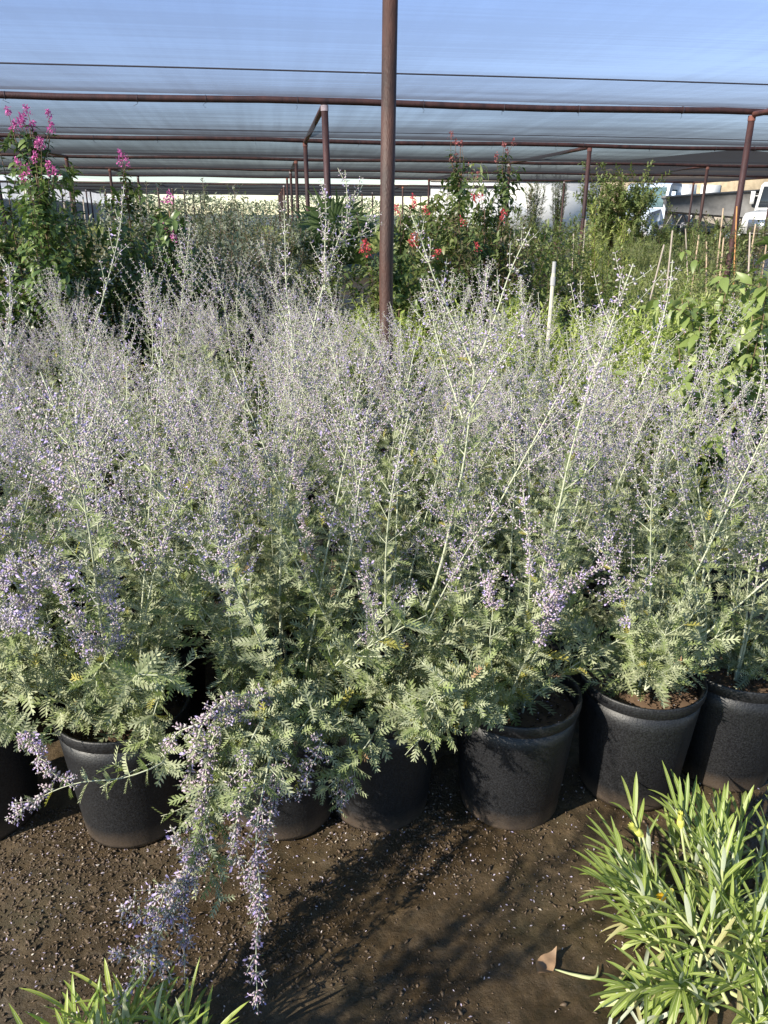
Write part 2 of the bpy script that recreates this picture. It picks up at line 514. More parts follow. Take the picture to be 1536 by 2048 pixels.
def obj(name, data, parent=None, loc=None, label=None):
    if isinstance(data, tuple):
        data = data[0].mesh(name, data[1], *(data[2:]))
    o = bpy.data.objects.new(name, data)
    COL.objects.link(o)
    if parent is not None:
        o.parent = parent
    if loc is not None:
        o.location = loc
    if label:
        o['label'] = label
    return o


def tag(o, label=None, cat=None, group=None, kind=None):
    if label:
        o['label'] = label
    if cat:
        o['category'] = cat
    if group:
        o['group'] = group
    if kind:
        o['kind'] = kind
    return o


def thing(name, label, cat, loc=(0, 0, 0), rz=0.0, group=None):
    o = bpy.data.objects.new(name, None)
    o.empty_display_size = 0.1
    COL.objects.link(o)
    o.location = loc
    o.rotation_euler = (0, 0, rz)
    return tag(o, label, cat, group)


def copy_tree(src, loc, rz, sc, label, group):
    def rec(o, par):
        c = o.copy()
        COL.objects.link(c)
        c.parent = par
        for ch in o.children:
            rec(ch, c)
        return c
    c = rec(src, None)
    c.location = loc
    c.rotation_euler = (0, 0, rz)
    c.scale = (sc,) * 3
    c['label'] = label
    if group:
        c['group'] = group
    elif 'group' in c:
        del c['group']
    return c


def unit(v):
    v = np.asarray(v, float)
    return v / (np.linalg.norm(v, axis=-1, keepdims=True) + 1e-12)


def frames(d, n, sx, sy=None, sz=None):
    """matrices whose x axis is d and whose z axis is close to n"""
    d = unit(np.atleast_2d(d))
    n = np.atleast_2d(n) + 1e-6
    y = unit(np.cross(n, d))
    z = np.cross(d, y)
    sx = np.broadcast_to(np.asarray(sx, float), (len(d),))
    sy = sx if sy is None else np.broadcast_to(np.asarray(sy, float), (len(d),))
    sz = sx if sz is None else np.broadcast_to(np.asarray(sz, float), (len(d),))
    return np.stack([d * sx[:, None], y * sy[:, None], z * sz[:, None]], -1)


def perp(d):
    d = unit(d)
    a = np.cross(d, [0.0, 0, 1.0]) if abs(d[2]) < 0.95 else np.cross(d, [1.0, 0, 0])
    a = unit(a)
    return a, np.cross(d, a)


def spline(pts, n):
    """Catmull-Rom through pts, n samples"""
    p = np.asarray(pts, float)
    p = np.vstack([2 * p[0] - p[1], p, 2 * p[-1] - p[-2]])
    out = []
    seg = len(p) - 3
    for k in range(n):
        u = k / (n - 1) * seg
        i = min(int(u), seg - 1)
        t = u - i
        a, b, c, d = p[i:i + 4]
        out.append(0.5 * (2 * b + (c - a) * t + (2 * a - 5 * b + 4 * c - d) * t * t + (3 * b - a - 3 * c + d) * t ** 3))
    return np.array(out)


def arc(p):
    s = np.concatenate([[0], np.cumsum(np.linalg.norm(np.diff(p, axis=0), axis=1))])
    return s


def along(p, s, q):
    i = min(max(int(np.searchsorted(s, q)) - 1, 0), len(p) - 2)
    t = (q - s[i]) / max(s[i + 1] - s[i], 1e-9)
    return p[i] * (1 - t) + p[i + 1] * t, unit(p[i + 1] - p[i])


# ------------------------------------------------------------------ leaf and flower templates (length 1 along +x)
def lobed_leaf(pairs=6, wid=0.23, curl=-0.18):
    v, t = [], []
    xs = np.linspace(0.0, 1.0, pairs + 2)

    def z(x):
        return curl * x * x
    for i, x in enumerate(xs):
        w = 0.034 * (1 - 0.6 * x) + 0.008
        v += [(x, -w, z(x)), (x, w, z(x))]
    for i in range(pairs + 1):
        a = 2 * i
        t += [(a, a + 2, a + 3), (a, a + 3, a + 1)]
    for i in range(1, pairs + 1):
        x = xs[i]
        w = wid * math.sin(PI * (0.22 + 0.68 * x)) ** 0.9
        dx = 0.17
        for s in (-1, 1):
            b = len(v)
            v += [(x - 0.055, 0.012 * s, z(x)), (x + 0.06, 0.012 * s, z(x)), (x + dx * 0.75 + 0.045, s * w * 0.66, z(x) + 0.05),
                  (x + dx * 1.15, s * w, z(x) + 0.05), (x + dx * 0.38, s * w * 0.66, z(x) + 0.045)]
            f = [(b, b + 1, b + 2), (b, b + 2, b + 4), (b + 4, b + 2, b + 3)]
            t += f if s > 0 else [(p, r, q) for p, q, r in f]
    return np.array(v, float), np.array(t)


def oval_leaf(wid=0.42, fold=0.12, curl=-0.15, sharp=1.0, rows=4):
    xs = np.linspace(0, 1, rows + 1)
    v, t = [], []
    for x in xs:
        w = 0.5 * wid * math.sin(PI * x ** (0.8 if sharp > 0.9 else 1.0)) ** sharp
        z = curl * x * x
        v += [(x, -w, z + fold * w * 2), (x, 0, z), (x, w, z + fold * w * 2)]
    for i in range(rows):
        a = 3 * i
        for k in (0, 1):
            q = a + k
            if i == 0:
                t.append((q if k else a, q + 3, q + 4))
            elif i == rows - 1:
                t.append((q, 3 * rows + 1, q + 1))
            else:
                t += [(q, q + 3, q + 4), (q, q + 4, q + 1)]
    return np.array(v, float), np.array(t)


def octa(mid=0.55, r=0.23):
    v = [(0, 0, 0)] + [(mid, r * math.cos(a), r * math.sin(a)) for a in (0, 2.094, 4.189)] + [(1, 0, 0)]
    return np.array(v, float), np.array([(0, 2, 1), (0, 3, 2), (0, 1, 3), (4, 1, 2), (4, 2, 3), (4, 3, 1)])


LOBED = lobed_leaf()
LOBED_SMALL = lobed_leaf(4, 0.26, -0.1)
OVAL = oval_leaf()
OVAL_DROOP = oval_leaf(0.46, 0.14, -0.4)
LANCE = oval_leaf(0.24, 0.1, -0.2)
TINY = oval_leaf(0.45, 0.15, -0.1, 1.0, 2)
CALYX = octa()
PETAL = (np.array([(0.7, 0, 0), (1.2, 0.2, 0.2), (1.45, 0.0, 0.26), (1.2, -0.2, 0.2), (1.05, 0.17, -0.24), (1.05, -0.17, -0.24)], float),
         np.array([(0, 1, 2), (0, 2, 3), (0, 5, 4)]))
LUMP = (np.array([(1, 0, 0), (-1, .1, 0), (0, 1, .1), (0, -1, 0), (0, 0, .8), (.1, .1, -.6)], float),
        np.array([(0, 2, 4), (2, 1, 4), (1, 3, 4), (3, 0, 4), (2, 0, 5), (1, 2, 5), (3, 1, 5), (0, 3, 5)]))


class Sprig:
    """one sage stem: woody line, leaf places and flower places"""
    def __init__(self, seed):
        self.r = np.random.default_rng(seed)
        self.stem = Geo()
        self.lf = {'LOBED': [], 'LOBED_SMALL': []}
        self.fl, self.pe = [], []
        self.pink = 0.3

    def leaf(self, p, d, n, l, small=False):
        self.lf['LOBED_SMALL' if small else 'LOBED'].append((p, d, n, l))

    def whorl(self, p, d, k, size, petal):
        a, b = perp(d)
        ph = self.r.uniform(0, 6.28)
        for i in range(k):
            th = ph + i * 6.283 / k + self.r.normal(0, 0.25)
            o = a * math.cos(th) + b * math.sin(th)
            dd = unit(o + d * self.r.uniform(0.1, 0.7))
            s = size * self.r.uniform(0.75, 1.2)
            self.fl.append((p + o * 0.0012, dd, d, s))
            if self.r.random() < petal:
                self.pe.append((p + o * 0.0012, dd, d + self.r.normal(0, 0.2, 3), s * self.r.uniform(0.95, 1.3)))

    def spike(self, path, step, size, petal, k=5, start=0.12, r0=0.0013):
        s = arc(path)
        self.stem.tube(path, np.linspace(r0 * 0.85, 0.0005, len(path)), 3)
        q = s[-1] * start
        while q < s[-1]:
            p, d = along(path, s, q)
            f = q / s[-1]
            self.whorl(p, d, max(3, int(round(k * (1.1 - 0.5 * f)))), size * (1.05 - 0.5 * f), petal * (1.1 - 0.6 * f))
            q += step * self.r.uniform(0.8, 1.2) * (1.15 - 0.45 * f)

    def shoot(self, p, d, l, r0=0.0014):
        """short leafy side shoot"""
        d = unit(d)
        a, b = perp(d)
        n = 5
        path = np.array([p + d * l * t + np.array([0, 0, 0.25 * l]) * t * t for t in np.linspace(0, 1, n)])
        self.stem.tube(path, np.linspace(r0, 0.0007, n), 3)
        s = arc(path)
        k = max(2, int(l / 0.022))
        for i in range(k):
            pp, dd = along(path, s, s[-1] * (i + 0.6) / k)
            a, b = perp(dd)
            th = i * 1.571 + 0.4
            for sg in (-1, 1):
                o = (a * math.cos(th) + b * math.sin(th)) * sg
                self.leaf(pp, o * 0.8 + dd * 0.75 + [0, 0, self.r.normal(0.0, 0.2)], dd - 0.4 * o + [0, 0, 0.6], self.r.uniform(0.024, 0.046) * (1.15 - 0.4 * i / k), True)

    def grow(self, path, leaf_to=0.5, leaf_len=0.055, node=0.042, branch=0.2, petal=0.3, r0=0.003, shoots=0.7, fsize=0.0112, step=0.021, from_=0.06, bare=0.0, k=4):
        s = arc(path)
        T = s[-1]
        self.stem.tube(path, np.linspace(r0, r0 * 0.3, len(path)), 5)
        q, i = T * from_, 0
        ph = self.r.uniform(0, 1.5)
        while q < T * 0.97:
            f = q / T
            p, d = along(path, s, q)
            a, b = perp(d)
            th = ph + i * 1.571 + self.r.normal(0, 0.15)
            o = a * math.cos(th) + b * math.sin(th)
            for sg in (-1, 1):
                oo = o * sg
                if f < leaf_to:
                    l = leaf_len * self.r.uniform(0.75, 1.2) * (1.05 - 0.38 * f / max(leaf_to, 0.01))
                    if self.r.random() > bare:
                        self.leaf(p, oo * 0.95 + d * self.r.uniform(0.15, 0.7), d - 0.3 * oo + [0, 0, 0.7], l)
                    if self.r.random() < shoots:
                        self.shoot(p, oo * 0.75 + d * self.r.uniform(0.5, 0.9), self.r.uniform(0.03, 0.10))
                else:
                    g = (f - leaf_to) / (1 - leaf_to)
                    l = branch * (1 - g) ** 0.8 * self.r.uniform(0.55, 1.15) + 0.02
                    self.leaf(p, oo + d * 0.3, d + [0, 0, 0.5], 0.03 * (1.1 - g) + 0.008, True)
                    if self.r.random() < 0.74:
                        dd = unit(oo * self.r.uniform(0.55, 0.95) + d * 0.75 + self.r.normal(0, 0.1, 3))
                        nn = 5
                        bp = np.array([p + dd * l * t + d * l * 0.32 * t * t + [0, 0, 0.10 * l * t * t] for t in np.linspace(0, 1, nn)])
                        self.spike(bp, step, fsize, petal, k, 0.22)
            q += node * self.r.uniform(0.8, 1.2) * (1.0 if f < leaf_to else 0.95)
            i += 1
        if leaf_to < 0.98:
            g0 = max(leaf_to + 0.12, 0.55) if leaf_to > 0.2 else leaf_to
            q = T * g0
            while q < T:
                p, d = along(path, s, q)
                f = (q / T - g0) / max(1 - g0, 0.01)
                self.whorl(p, d, k if f < 0.6 else 4, fsize * (1.05 - 0.45 * f), petal * (1.1 - 0.6 * f))
                q += step * self.r.uniform(0.85, 1.25)

    def geos(self):
        fo, fl = Geo(), Geo()
        for key, tpl in (('LOBED', LOBED), ('LOBED_SMALL', LOBED_SMALL)):
            L_ = self.lf[key]
            if L_:
                p = np.array([x[0] for x in L_])
                fr = frames([x[1] for x in L_], [x[2] for x in L_], [x[3] for x in L_])
                u = self.r.random(len(p))
                fo.batch(tpl[0], tpl[1], fr, p, np.where(u < 0.26, 1, 0) + np.where(u > 0.965, 2, 0) + np.where(u > 0.996, 1, 0))
        if self.fl:
            fr = frames([x[1] for x in self.fl], [x[2] for x in self.fl], [x[3] for x in self.fl])
            fl.batch(CALYX[0], CALYX[1], fr, [x[0] for x in self.fl], (self.r.random(len(self.fl)) < self.pink).astype(int))
        if self.pe:
            fr = frames([x[1] for x in self.pe], [x[2] for x in self.pe], [x[3] for x in self.pe])
            fl.batch(PETAL[0], PETAL[1], fr, [x[0] for x in self.pe], 2)
        return self.stem, fo, fl


LEAFM = ['sage_leaf', 'sage_low_leaf', 'sage_old', 'dead_leaf']
FLM = ['calyx', 'calyx_pink', 'petal']


def free_path(r, L, lean=0.15, n=12, wob=0.03):
    """a stem from the origin: starts up, leans out toward +x, slight snaking"""
    a = r.uniform(-0.4, 0.4)
    t = np.linspace(0, 1, n)
    x = lean * L * (0.5 * t + 0.5 * t * t)
    y = wob * L * np.sin(t * 5 + a * 7) * t
    z = L * t * (1 - 0.10 * lean * t)
    return np.stack([x, y, z], 1)


# tall flowering stems (eight kinds) and leafy basal shoots (five kinds), each as three meshes
STEMS = []
for i in range(9):
    sp = Sprig(100 + i)
    L = [0.95, 0.84, 1.0, 0.76, 0.90, 1.04, 0.70, 0.96, 1.12][i]
    sp.pink = [0.3, 0.55, 0.35, 0.7, 0.45, 0.2, 0.5, 0.4, 0.2][i]
    sp.grow(free_path(sp.r, L, [0.1, 0.16, 0.05, 0.22, 0.12, 0.08, 0.25, 0.14, 0.06][i]),
            leaf_to=[0.6, 0.56, 0.64, 0.54, 0.62, 0.66, 0.52, 0.58, 0.64][i], leaf_len=0.073,
            branch=[0.21, 0.17, 0.22, 0.15, 0.19, 0.2, 0.14, 0.18, 0.2][i], petal=[0.32, 0.45, 0.22, 0.22, 0.36, 0.16, 0.5, 0.3, 0.14][i],
            r0=0.0036, shoots=0.42)
    STEMS.append(sp.geos())
SHOOTS = []
for i in range(5):
    sp = Sprig(200 + i)
    L = [0.30, 0.38, 0.24, 0.44, 0.34][i]
    sp.grow(free_path(sp.r, L, [0.5, 0.35, 0.7, 0.3, 0.45][i]), leaf_to=1.0, leaf_len=0.072, node=0.032, r0=0.0022, shoots=0.5, from_=0.1)
    SHOOTS.append(sp.geos())


def rot_zy(az, tilt, sc):
    c, s = math.cos(az), math.sin(az)
    ct, st = math.cos(tilt), math.sin(tilt)
    A = np.array([[c, -s, 0], [s, c, 0], [0, 0, 1]])
    B = np.array([[ct, 0, st], [0, 1, 0], [-st, 0, ct]])
    return A @ B * sc


# ------------------------------------------------------------------ pots
POT_H, POT_R = 0.352, 0.168


def make_pot():
    g = Geo()
    rb, rt = 0.132, 0.160
    h = POT_H - 0.03
    prof = [(0.0, 0.004), (rb - 0.012, 0.004), (rb - 0.003, 0.0), (rb, 0.012)]
    for k in range(1, 7):
        t = k / 6
        prof.append((rb + (rt - rb) * t, 0.012 + (h - 0.012) * t))
    prof += [(rt - 0.004, h), (rt - 0.006, h - 0.03), (rt - 0.03, 0.06), (0, 0.055)]
    g.lathe(prof, 48)
    rim = Geo()
    z = POT_H
    rim.lathe([(rt + 0.0005, h - 0.004), (rt + 0.005, h + 0.006), (rt + 0.006, h + 0.014), (rt + 0.006, z - 0.003), (rt + 0.0045, z), (rt + 0.001, z),
               (rt - 0.005, z - 0.006), (rt - 0.0045, h)], 48)
    soil = Geo()
    r = np.random.default_rng(5)
    rings, seg = 9, 40
    v = [(0, 0, 0.298)]
    for i in range(1, rings + 1):
        for j in range(seg):
            a = j / seg * 2 * PI
            rr = 0.1535 * i / rings
            v.append((rr * math.cos(a), rr * math.sin(a), 0.294 + 0.012 * (1 - i / rings) + r.normal(0, 0.0025)))
    t = [(0, 1 + j, 1 + (j + 1) % seg) for j in range(seg)]
    for i in range(rings - 1):
        for j in range(seg):
            a, b = 1 + i * seg + j, 1 + i * seg + (j + 1) % seg
            t += [(a, a + seg, b + seg), (a, b + seg, b)]
    soil.add(v, t)
    k = 420
    rad = 0.15 * np.sqrt(r.random(k))
    an = r.uniform(0, 6.28, k)
    pos = np.stack([rad * np.cos(an), rad * np.sin(an), 0.299 + r.uniform(0, 0.006, k)], 1)
    fr = frames(r.normal(0, 1, (k, 3)) * [1, 1, 0.3], r.normal(0, .4, (k, 3)) + [0, 0, 1], r.uniform(0.003, 0.010, k), r.uniform(0.002, 0.004, k), r.uniform(0.0015, 0.003, k))
    soil.batch(LUMP[0], LUMP[1], fr, pos)
    k = 50
    rad = 0.15 * np.sqrt(r.random(k))
    an = r.uniform(0, 6.28, k)
    pos = np.stack([rad * np.cos(an), rad * np.sin(an), np.full(k, 0.306)], 1)
    fr = frames(r.normal(0, 1, (k, 3)) * [1, 1, 0.2], r.normal(0, .3, (k, 3)) + [0, 0, 1], r.uniform(0.005, 0.008, k))
    soil.batch(TINY[0], TINY[1], fr, pos, 1)
    return g.mesh('pot', ['pot'], True), rim.mesh('rim', ['pot'], True), soil.mesh('soil', ['bark_chip', 'fallen'])


POT_ME, RIM_ME, SOIL_ME = make_pot()


def add_pot(t):
    p = obj('pot', POT_ME, t)
    obj('rim', RIM_ME, p)
    obj('soil', SOIL_ME, t)


def stem_meshes(kind, lst, i, cache={}):
    if (kind, i) not in cache:
        a, b, c = lst[i]
        cache[kind, i] = (a.mesh('stem', ['sage_stem'], True), b.mesh('foliage', LEAFM), c.mesh('flowers', FLM) if c.v else None)
    return cache[kind, i]


def stem_plan(r, n_tall, n_low, lean=(0.05, 0.5), bias=None):
    """kind, index, azimuth, tilt, scale, offset for each stem of one plant"""
    out = []
    for k in range(n_tall):
        az = k * 2.4 + r.normal(0, 0.4)
        tl = r.uniform(*lean)
        if bias is not None:
            az = bias[0] + r.normal(0, bias[1])
        out.append(('t', int(r.integers(0, 9)), az, tl, r.uniform(0.78, 1.06), r.uniform(0.0, 0.05)))
    for k in range(n_low):
        out.append(('s', int(r.integers(0, 5)), k * 2.4 + r.normal(0, 0.4), r.uniform(0.0, 0.6), r.uniform(0.6, 1.3), r.uniform(0.0, 0.06)))
    return out


def full_sage(loc, label, seed, n_tall=13, n_low=14, lean=(0.03, 0.42), group='potted sages in the front row'):
    """a potted sage with each stem its own part, leaves and flowers under the stem"""
    r = np.random.default_rng(seed)
    t = thing('potted_sage', label, 'potted plant', (loc[0], loc[1], 0), r.uniform(0, 6.28), group)
    add_pot(t)
    for kind, i, az, tl, sc, off in stem_plan(r, n_tall, n_low, lean):
        a, b, c = stem_meshes(kind, STEMS if kind == 't' else SHOOTS, i)
        mt = Matrix(rot_zy(az, tl, sc).tolist()).to_4x4()
        mt.translation = (off * math.cos(az), off * math.sin(az), 0.29)
        s = obj('stem', a, t)
        s.matrix_local = mt
        obj('foliage', b, s)
        if c:
            obj('blossom', c, s)
    return t


def merged_sage(seed, n_tall, n_low, lean):
    r = np.random.default_rng(seed)
    A, B, C = Geo(), Geo(), Geo()
    for kind, i, az, tl, sc, off in stem_plan(r, n_tall, n_low, lean):
        a, b, c = (STEMS if kind == 't' else SHOOTS)[i]
        mt = rot_zy(az, tl, sc)
        o = np.array([off * math.cos(az), off * math.sin(az), 0.29])
        A.merge(a, mt, o)
        B.merge(b, mt, o)
        C.merge(c, mt, o)
    return A.mesh('stems', ['sage_stem'], True), B.mesh('foliage', LEAFM), C.mesh('flowers', FLM)


# ------------------------------------------------------------------ the setting: ground
def vnoise(x, y, seed):
    r = np.random.default_rng(seed)
    tab = r.random((64, 64))
    xi, yi = np.floor(x).astype(int), np.floor(y).astype(int)
    fx, fy = x - xi, y - yi
    fx, fy = fx * fx * (3 - 2 * fx), fy * fy * (3 - 2 * fy)

    def g(i, j):
        return tab[i % 64, j % 64]
    return (g(xi, yi) * (1 - fx) + g(xi + 1, yi) * fx) * (1 - fy) + (g(xi, yi + 1) * (1 - fx) + g(xi + 1, yi + 1) * fx) * fy


def relief(x, y):
    near = np.clip((3.2 - np.hypot(x, y - 1.2)) / 1.6, 0, 1)
    return near * (0.030 * (vnoise(x * 3, y * 3, 1) - 0.5) + 0.008 * (vnoise(x * 12, y * 12, 2) - 0.5) + 0.0045 * (vnoise(x * 40, y * 40, 3) - 0.5)
                   + 0.003 * (vnoise(x * 90, y * 90, 4) - 0.5)) - 0.006 * near


def axis(lo, hi, step, far):
    a = np.arange(lo, hi + 1e-6, step)
    out, d, x = [], step, hi
    while x < far:
        d *= 1.35
        x += d
        out.append(x)
    lowr, d, x = [], step, lo
    while x > -far:
        d *= 1.35
        x -= d
        lowr.append(x)
    return np.concatenate([lowr[::-1], a, out])


gxs, gys = axis(-1.6, 2.0, 0.010, 400), axis(0.55, 2.1, 0.010, 400)
GX, GY = np.meshgrid(gxs, gys)
gv = np.stack([GX, GY, relief(GX, GY)], -1).reshape(-1, 3)
nx, ny = len(gxs), len(gys)
ii = (np.arange(ny - 1)[:, None] * nx + np.arange(nx - 1)[None]).ravel()
gt = np.concatenate([np.stack([ii, ii + 1, ii + nx + 1], 1), np.stack([ii, ii + nx + 1, ii + nx], 1)])
g = Geo()
g.add(gv, gt)
tag(obj('ground', (g, ['mud'], True)), kind='structure')


# crumbs of mud and bark lying loose, thickest along the pots
def scatter(n, ymin, ymax, seed, xlo=-1.5, xhi=1.5):
    r = np.random.default_rng(seed)
    x, y = r.uniform(xlo, xhi, n * 3), r.uniform(ymin, ymax, n * 3)
    w = np.clip(1.3 * vnoise(x * 4, y * 4, seed) - 0.35 + 1.6 * (y - 1.2), 0.04, 1) * np.where(x > 0.4, 0.4, 1.0)
    k = r.random(n * 3) < w * 0.6
    return r, x[k][:n], y[k][:n]


g = Geo()
r, x, y = scatter(36000, 0.85, 1.75, 11)
k = len(x)
sz = np.minimum(r.gamma(1.6, 0.0009, k) + 0.0008, 0.0048)
fr = frames(r.normal(0, 1, (k, 3)) * [1, 1, 0.6], r.normal(0, .6, (k, 3)) + [0, 0, .8], sz * r.uniform(1.0, 2.6, k), sz * r.uniform(.7, 1.2, k), sz * 0.55)
g.batch(LUMP[0], LUMP[1], fr, np.stack([x, y, relief(x, y) + sz * 0.25], 1))
tag(obj('mud_crumbs', (g, ['crumb'])), 'loose dark crumbs of mud and bark strewn before the pots', 'soil crumbs', kind='stuff')
g = Geo()
r, x, y = scatter(3200, 0.95, 1.7, 12)
k = len(x)
fr = frames(r.normal(0, 1, (k, 3)) * [1, 1, 0.25], r.normal(0, .5, (k, 3)) + [0, 0, 1], r.uniform(0.004, 0.009, k))
g.batch(TINY[0], TINY[1], fr, np.stack([x, y, relief(x, y) + 0.003], 1))
tag(obj('fallen_petals', (g, ['fallen'])), 'pale and violet sage flowers fallen on the brown mud', 'fallen petals', kind='stuff')

# ------------------------------------------------------------------ sage block
ROW_Y = float(ground(270, 1690)[1]) + 0.13
front_px = [(-45, 1660), (268, 1660), (572, 1645), (765, 1630), (1030, 1628), (1272, 1590), (1462, 1555)]
FRONT = [ground(px, py) for px, py in front_px]
FRONT = [p + np.array([0, 0.065, 0]) for p in FRONT]
labels = [
    'potted sage at left end of the front row, pot cut off by photo edge',
    'potted sage with dense leafy tuft over a sunlit black pot left of the drooping sprays',
    'potted sage behind the long drooping flower sprays, its pot in deep shade',
    'potted sage in shaded pot between the drooping sprays and the dappled middle pot',
    'potted sage with thick forked pale stem in front pot dappled by leaf shadows',
    'potted sage in dark pot whose bark-covered soil lies open to the sun',
    'potted sage standing farthest right in the front row, with pale upright canes',
]
for i, (p, lb) in enumerate(zip(FRONT, labels)):
    full_sage(p, lb, 300 + i, 9 if i not in (5, 6) else 7, [7, 8, 9, 9, 5, 3, 3][i], (0.03, 0.42))

VAR = [merged_sage(400 + i, n, m_, ln) for i, (n, m_, ln) in enumerate([(8, 10, (0.03, 0.42)), (7, 10, (0.05, 0.48)), (9, 11, (0.02, 0.38)), (7, 9, (0.05, 0.44)), (8, 10, (0.03, 0.46))])]
protos = {}
r = np.random.default_rng(21)
pole_x = 0.62


def back_sage(x, y, k, rz, sc, label, group):
    if k not in protos:
        t = thing('potted_sage', label, 'potted plant', (x, y, 0), rz, group)
        t.scale = (sc,) * 3
        add_pot(t)
        a, b, c = VAR[k]
        obj('stems', a, t)
        obj('foliage', b, t)
        obj('blossom', c, t)
        protos[k] = t
    else:
        copy_tree(protos[k], (x, y, 0), rz, sc, label, group)


cnt = 0
for row in range(1, 8):
    y = ROW_Y + 0.40 * row
    x0, x1 = -0.62 * y - 0.6, [0, 1.85, 2.1, 2.15, 2.0, 1.6, 1.3, 1.05][row]
    n = int((x1 - x0) / 0.42)
    for j in range(n):
        x = x0 + 0.42 * (j + 0.5 * (row % 2)) + r.normal(0, 0.03)
        yy = y + r.normal(0, 0.03)
        if abs(x - pole_x) < 0.25 and abs(yy - 4.3) < 0.22:
            continue
        if row == 1:
            lb, gp = 'flowering potted sage in the second row, its pot hidden right behind the front pots', 'sages in the second row'
        elif x < pole_x * yy / 4.3 - 0.15:
            lb, gp = 'flowering potted sage massed behind the second row, left of the nearest rusty post', 'sages massed left of the post'
        else:
            lb, gp = 'flowering potted sage massed behind the second row, right of the nearest rusty post', 'sages massed right of the post'
        back_sage(x, yy, int(r.integers(0, 5)), r.uniform(0, 6.28), r.uniform(0.80, 1.02) * (1.03 if x < -0.3 else 1.0 if x < 0.9 else 0.93) * ((0.86 if x < -0.25 else 1.03) if row > 4 else 1.0), lb, gp)
        cnt += 1
print('back sages', cnt)


back_sage(-0.98, 0.52, 2, 0.6, 1.0, 'potted sage beside the camera whose tall shadow falls across the mud', None)


# stems that stand out in the photograph: each a real stem of one of the front plants
def hero(parent_i, pts, seed, branches=(), label=None, **kw):
    sp = Sprig(seed)
    sp.pink = kw.pop('pink', 0.25)
    P = spline([pt(*q) for q in pts], 18)
    sp.grow(P, **kw)
    for bpts, bk in branches:
        sp.grow(spline([pt(*q) for q in bpts], 12), **bk)
    a, b, c = sp.geos()
    root = [t for t in bpy.data.objects if t.get('label') == labels[parent_i]][0]
    inv = (Matrix.Translation(root.location) @ root.rotation_euler.to_matrix().to_4x4()).inverted()
    s = obj('stem', (a, ['sage_stem'], True), root, label=label)
    s.matrix_parent_inverse = Matrix.Identity(4)
    s.matrix_local = inv
    if b.v:
        obj('foliage', (b, LEAFM), s)
    if c.v:
        obj('blossom', (c, FLM), s)


D = 1.62
sparse = dict(leaf_to=0.02, branch=0.07, node=0.06, petal=0.18, step=0.021, fsize=0.0105, r0=0.0022, k=4)
hero(4, [(1000, 1400, 1.66), (850, 1290, 1.64), (885, 1120, 1.62), (925, 940, 1.6), (938, 840, 1.6), (948, 738, 1.6)], 501,
     branches=[([(948, 738, 1.6), (915, 660, 1.6), (870, 560, 1.6), (843, 480, 1.6), (822, 430, 1.6)], dict(sparse, r0=0.0026)),
               ([(948, 738, 1.6), (985, 650, 1.6), (1020, 545, 1.6), (1062, 455, 1.6)], dict(sparse, r0=0.0026)),
               ([(948, 738, 1.6), (950, 690, 1.6), (952, 640, 1.61)], dict(sparse, r0=0.0016)),
               ([(935, 830, 1.6), (990, 740, 1.58), (1040, 660, 1.56), (1062, 590, 1.55)], dict(sparse, petal=0.5)),
               ([(925, 835, 1.6), (890, 730, 1.62), (860, 620, 1.64), (845, 560, 1.65)], dict(sparse))],
     label='thick pale stem forking near its top', leaf_to=1.0, r0=0.0044, node=0.05, leaf_len=0.06, shoots=0.35, bare=0.25)
hero(3, [(740, 1440, 1.68), (640, 1330, 1.66), (695, 1130, 1.64), (720, 960, 1.64), (735, 820, 1.64)], 502, leaf_to=0.55, r0=0.0036, petal=0.4, branch=0.12, shoots=0.4)
hero(2, [(590, 1420, 1.72), (560, 1200, 1.9), (590, 900, 2.1), (630, 640, 2.2), (680, 470, 2.25), (725, 370, 2.28)], 503,
     branches=[([(650, 580, 2.22), (650, 480, 2.22), (652, 410, 2.22), (640, 360, 2.22)], dict(sparse, step=0.014)),
               ([(690, 470, 2.25), (695, 410, 2.25), (690, 340, 2.25)], dict(sparse, step=0.013)),
               ([(675, 485, 2.25), (720, 470, 2.27), (745, 430, 2.28)], dict(sparse)),
               ([(600, 760, 2.15), (575, 600, 2.2), (570, 480, 2.25), (568, 400, 2.28)], dict(sparse, petal=.3))],
     leaf_to=0.42, r0=0.0036, petal=0.25, branch=0.09, shoots=0.4)
hero(1, [(262, 1420, 1.62), (285, 1200, 1.68), (303, 950, 1.75), (318, 760, 1.8), (327, 620, 1.82)], 504, leaf_to=0.5, r0=0.003, petal=0.25, branch=0.08, shoots=0.4)
hero(1, [(240, 1420, 1.65), (190, 1100, 1.85), (150, 820, 2.05), (205, 600, 2.15), (238, 470, 2.2), (248, 370, 2.22)], 505, leaf_to=0.42, r0=0.003, petal=0.2, branch=0.1, shoots=0.4)
hero(0, [(-20, 1430, 1.6), (-30, 1000, 1.8), (10, 720, 2.0), (20, 560, 2.1), (-5, 500, 2.12)], 506, leaf_to=0.45, petal=0.25, branch=0.09)
hero(4, [(1050, 1400, 1.66), (1080, 1180, 1.75), (1130, 1000, 1.85), (1205, 880, 1.9), (1290, 755, 1.95), (1335, 600, 2.0), (1345, 520, 2.0)], 507,
     branches=[([(1210, 870, 1.9), (1180, 760, 1.92), (1165, 640, 1.93), (1160, 560, 1.94)], dict(sparse, petal=.35))],
     leaf_to=0.45, r0=0.0036, petal=0.3, branch=0.12, shoots=0.3, bare=0.3)
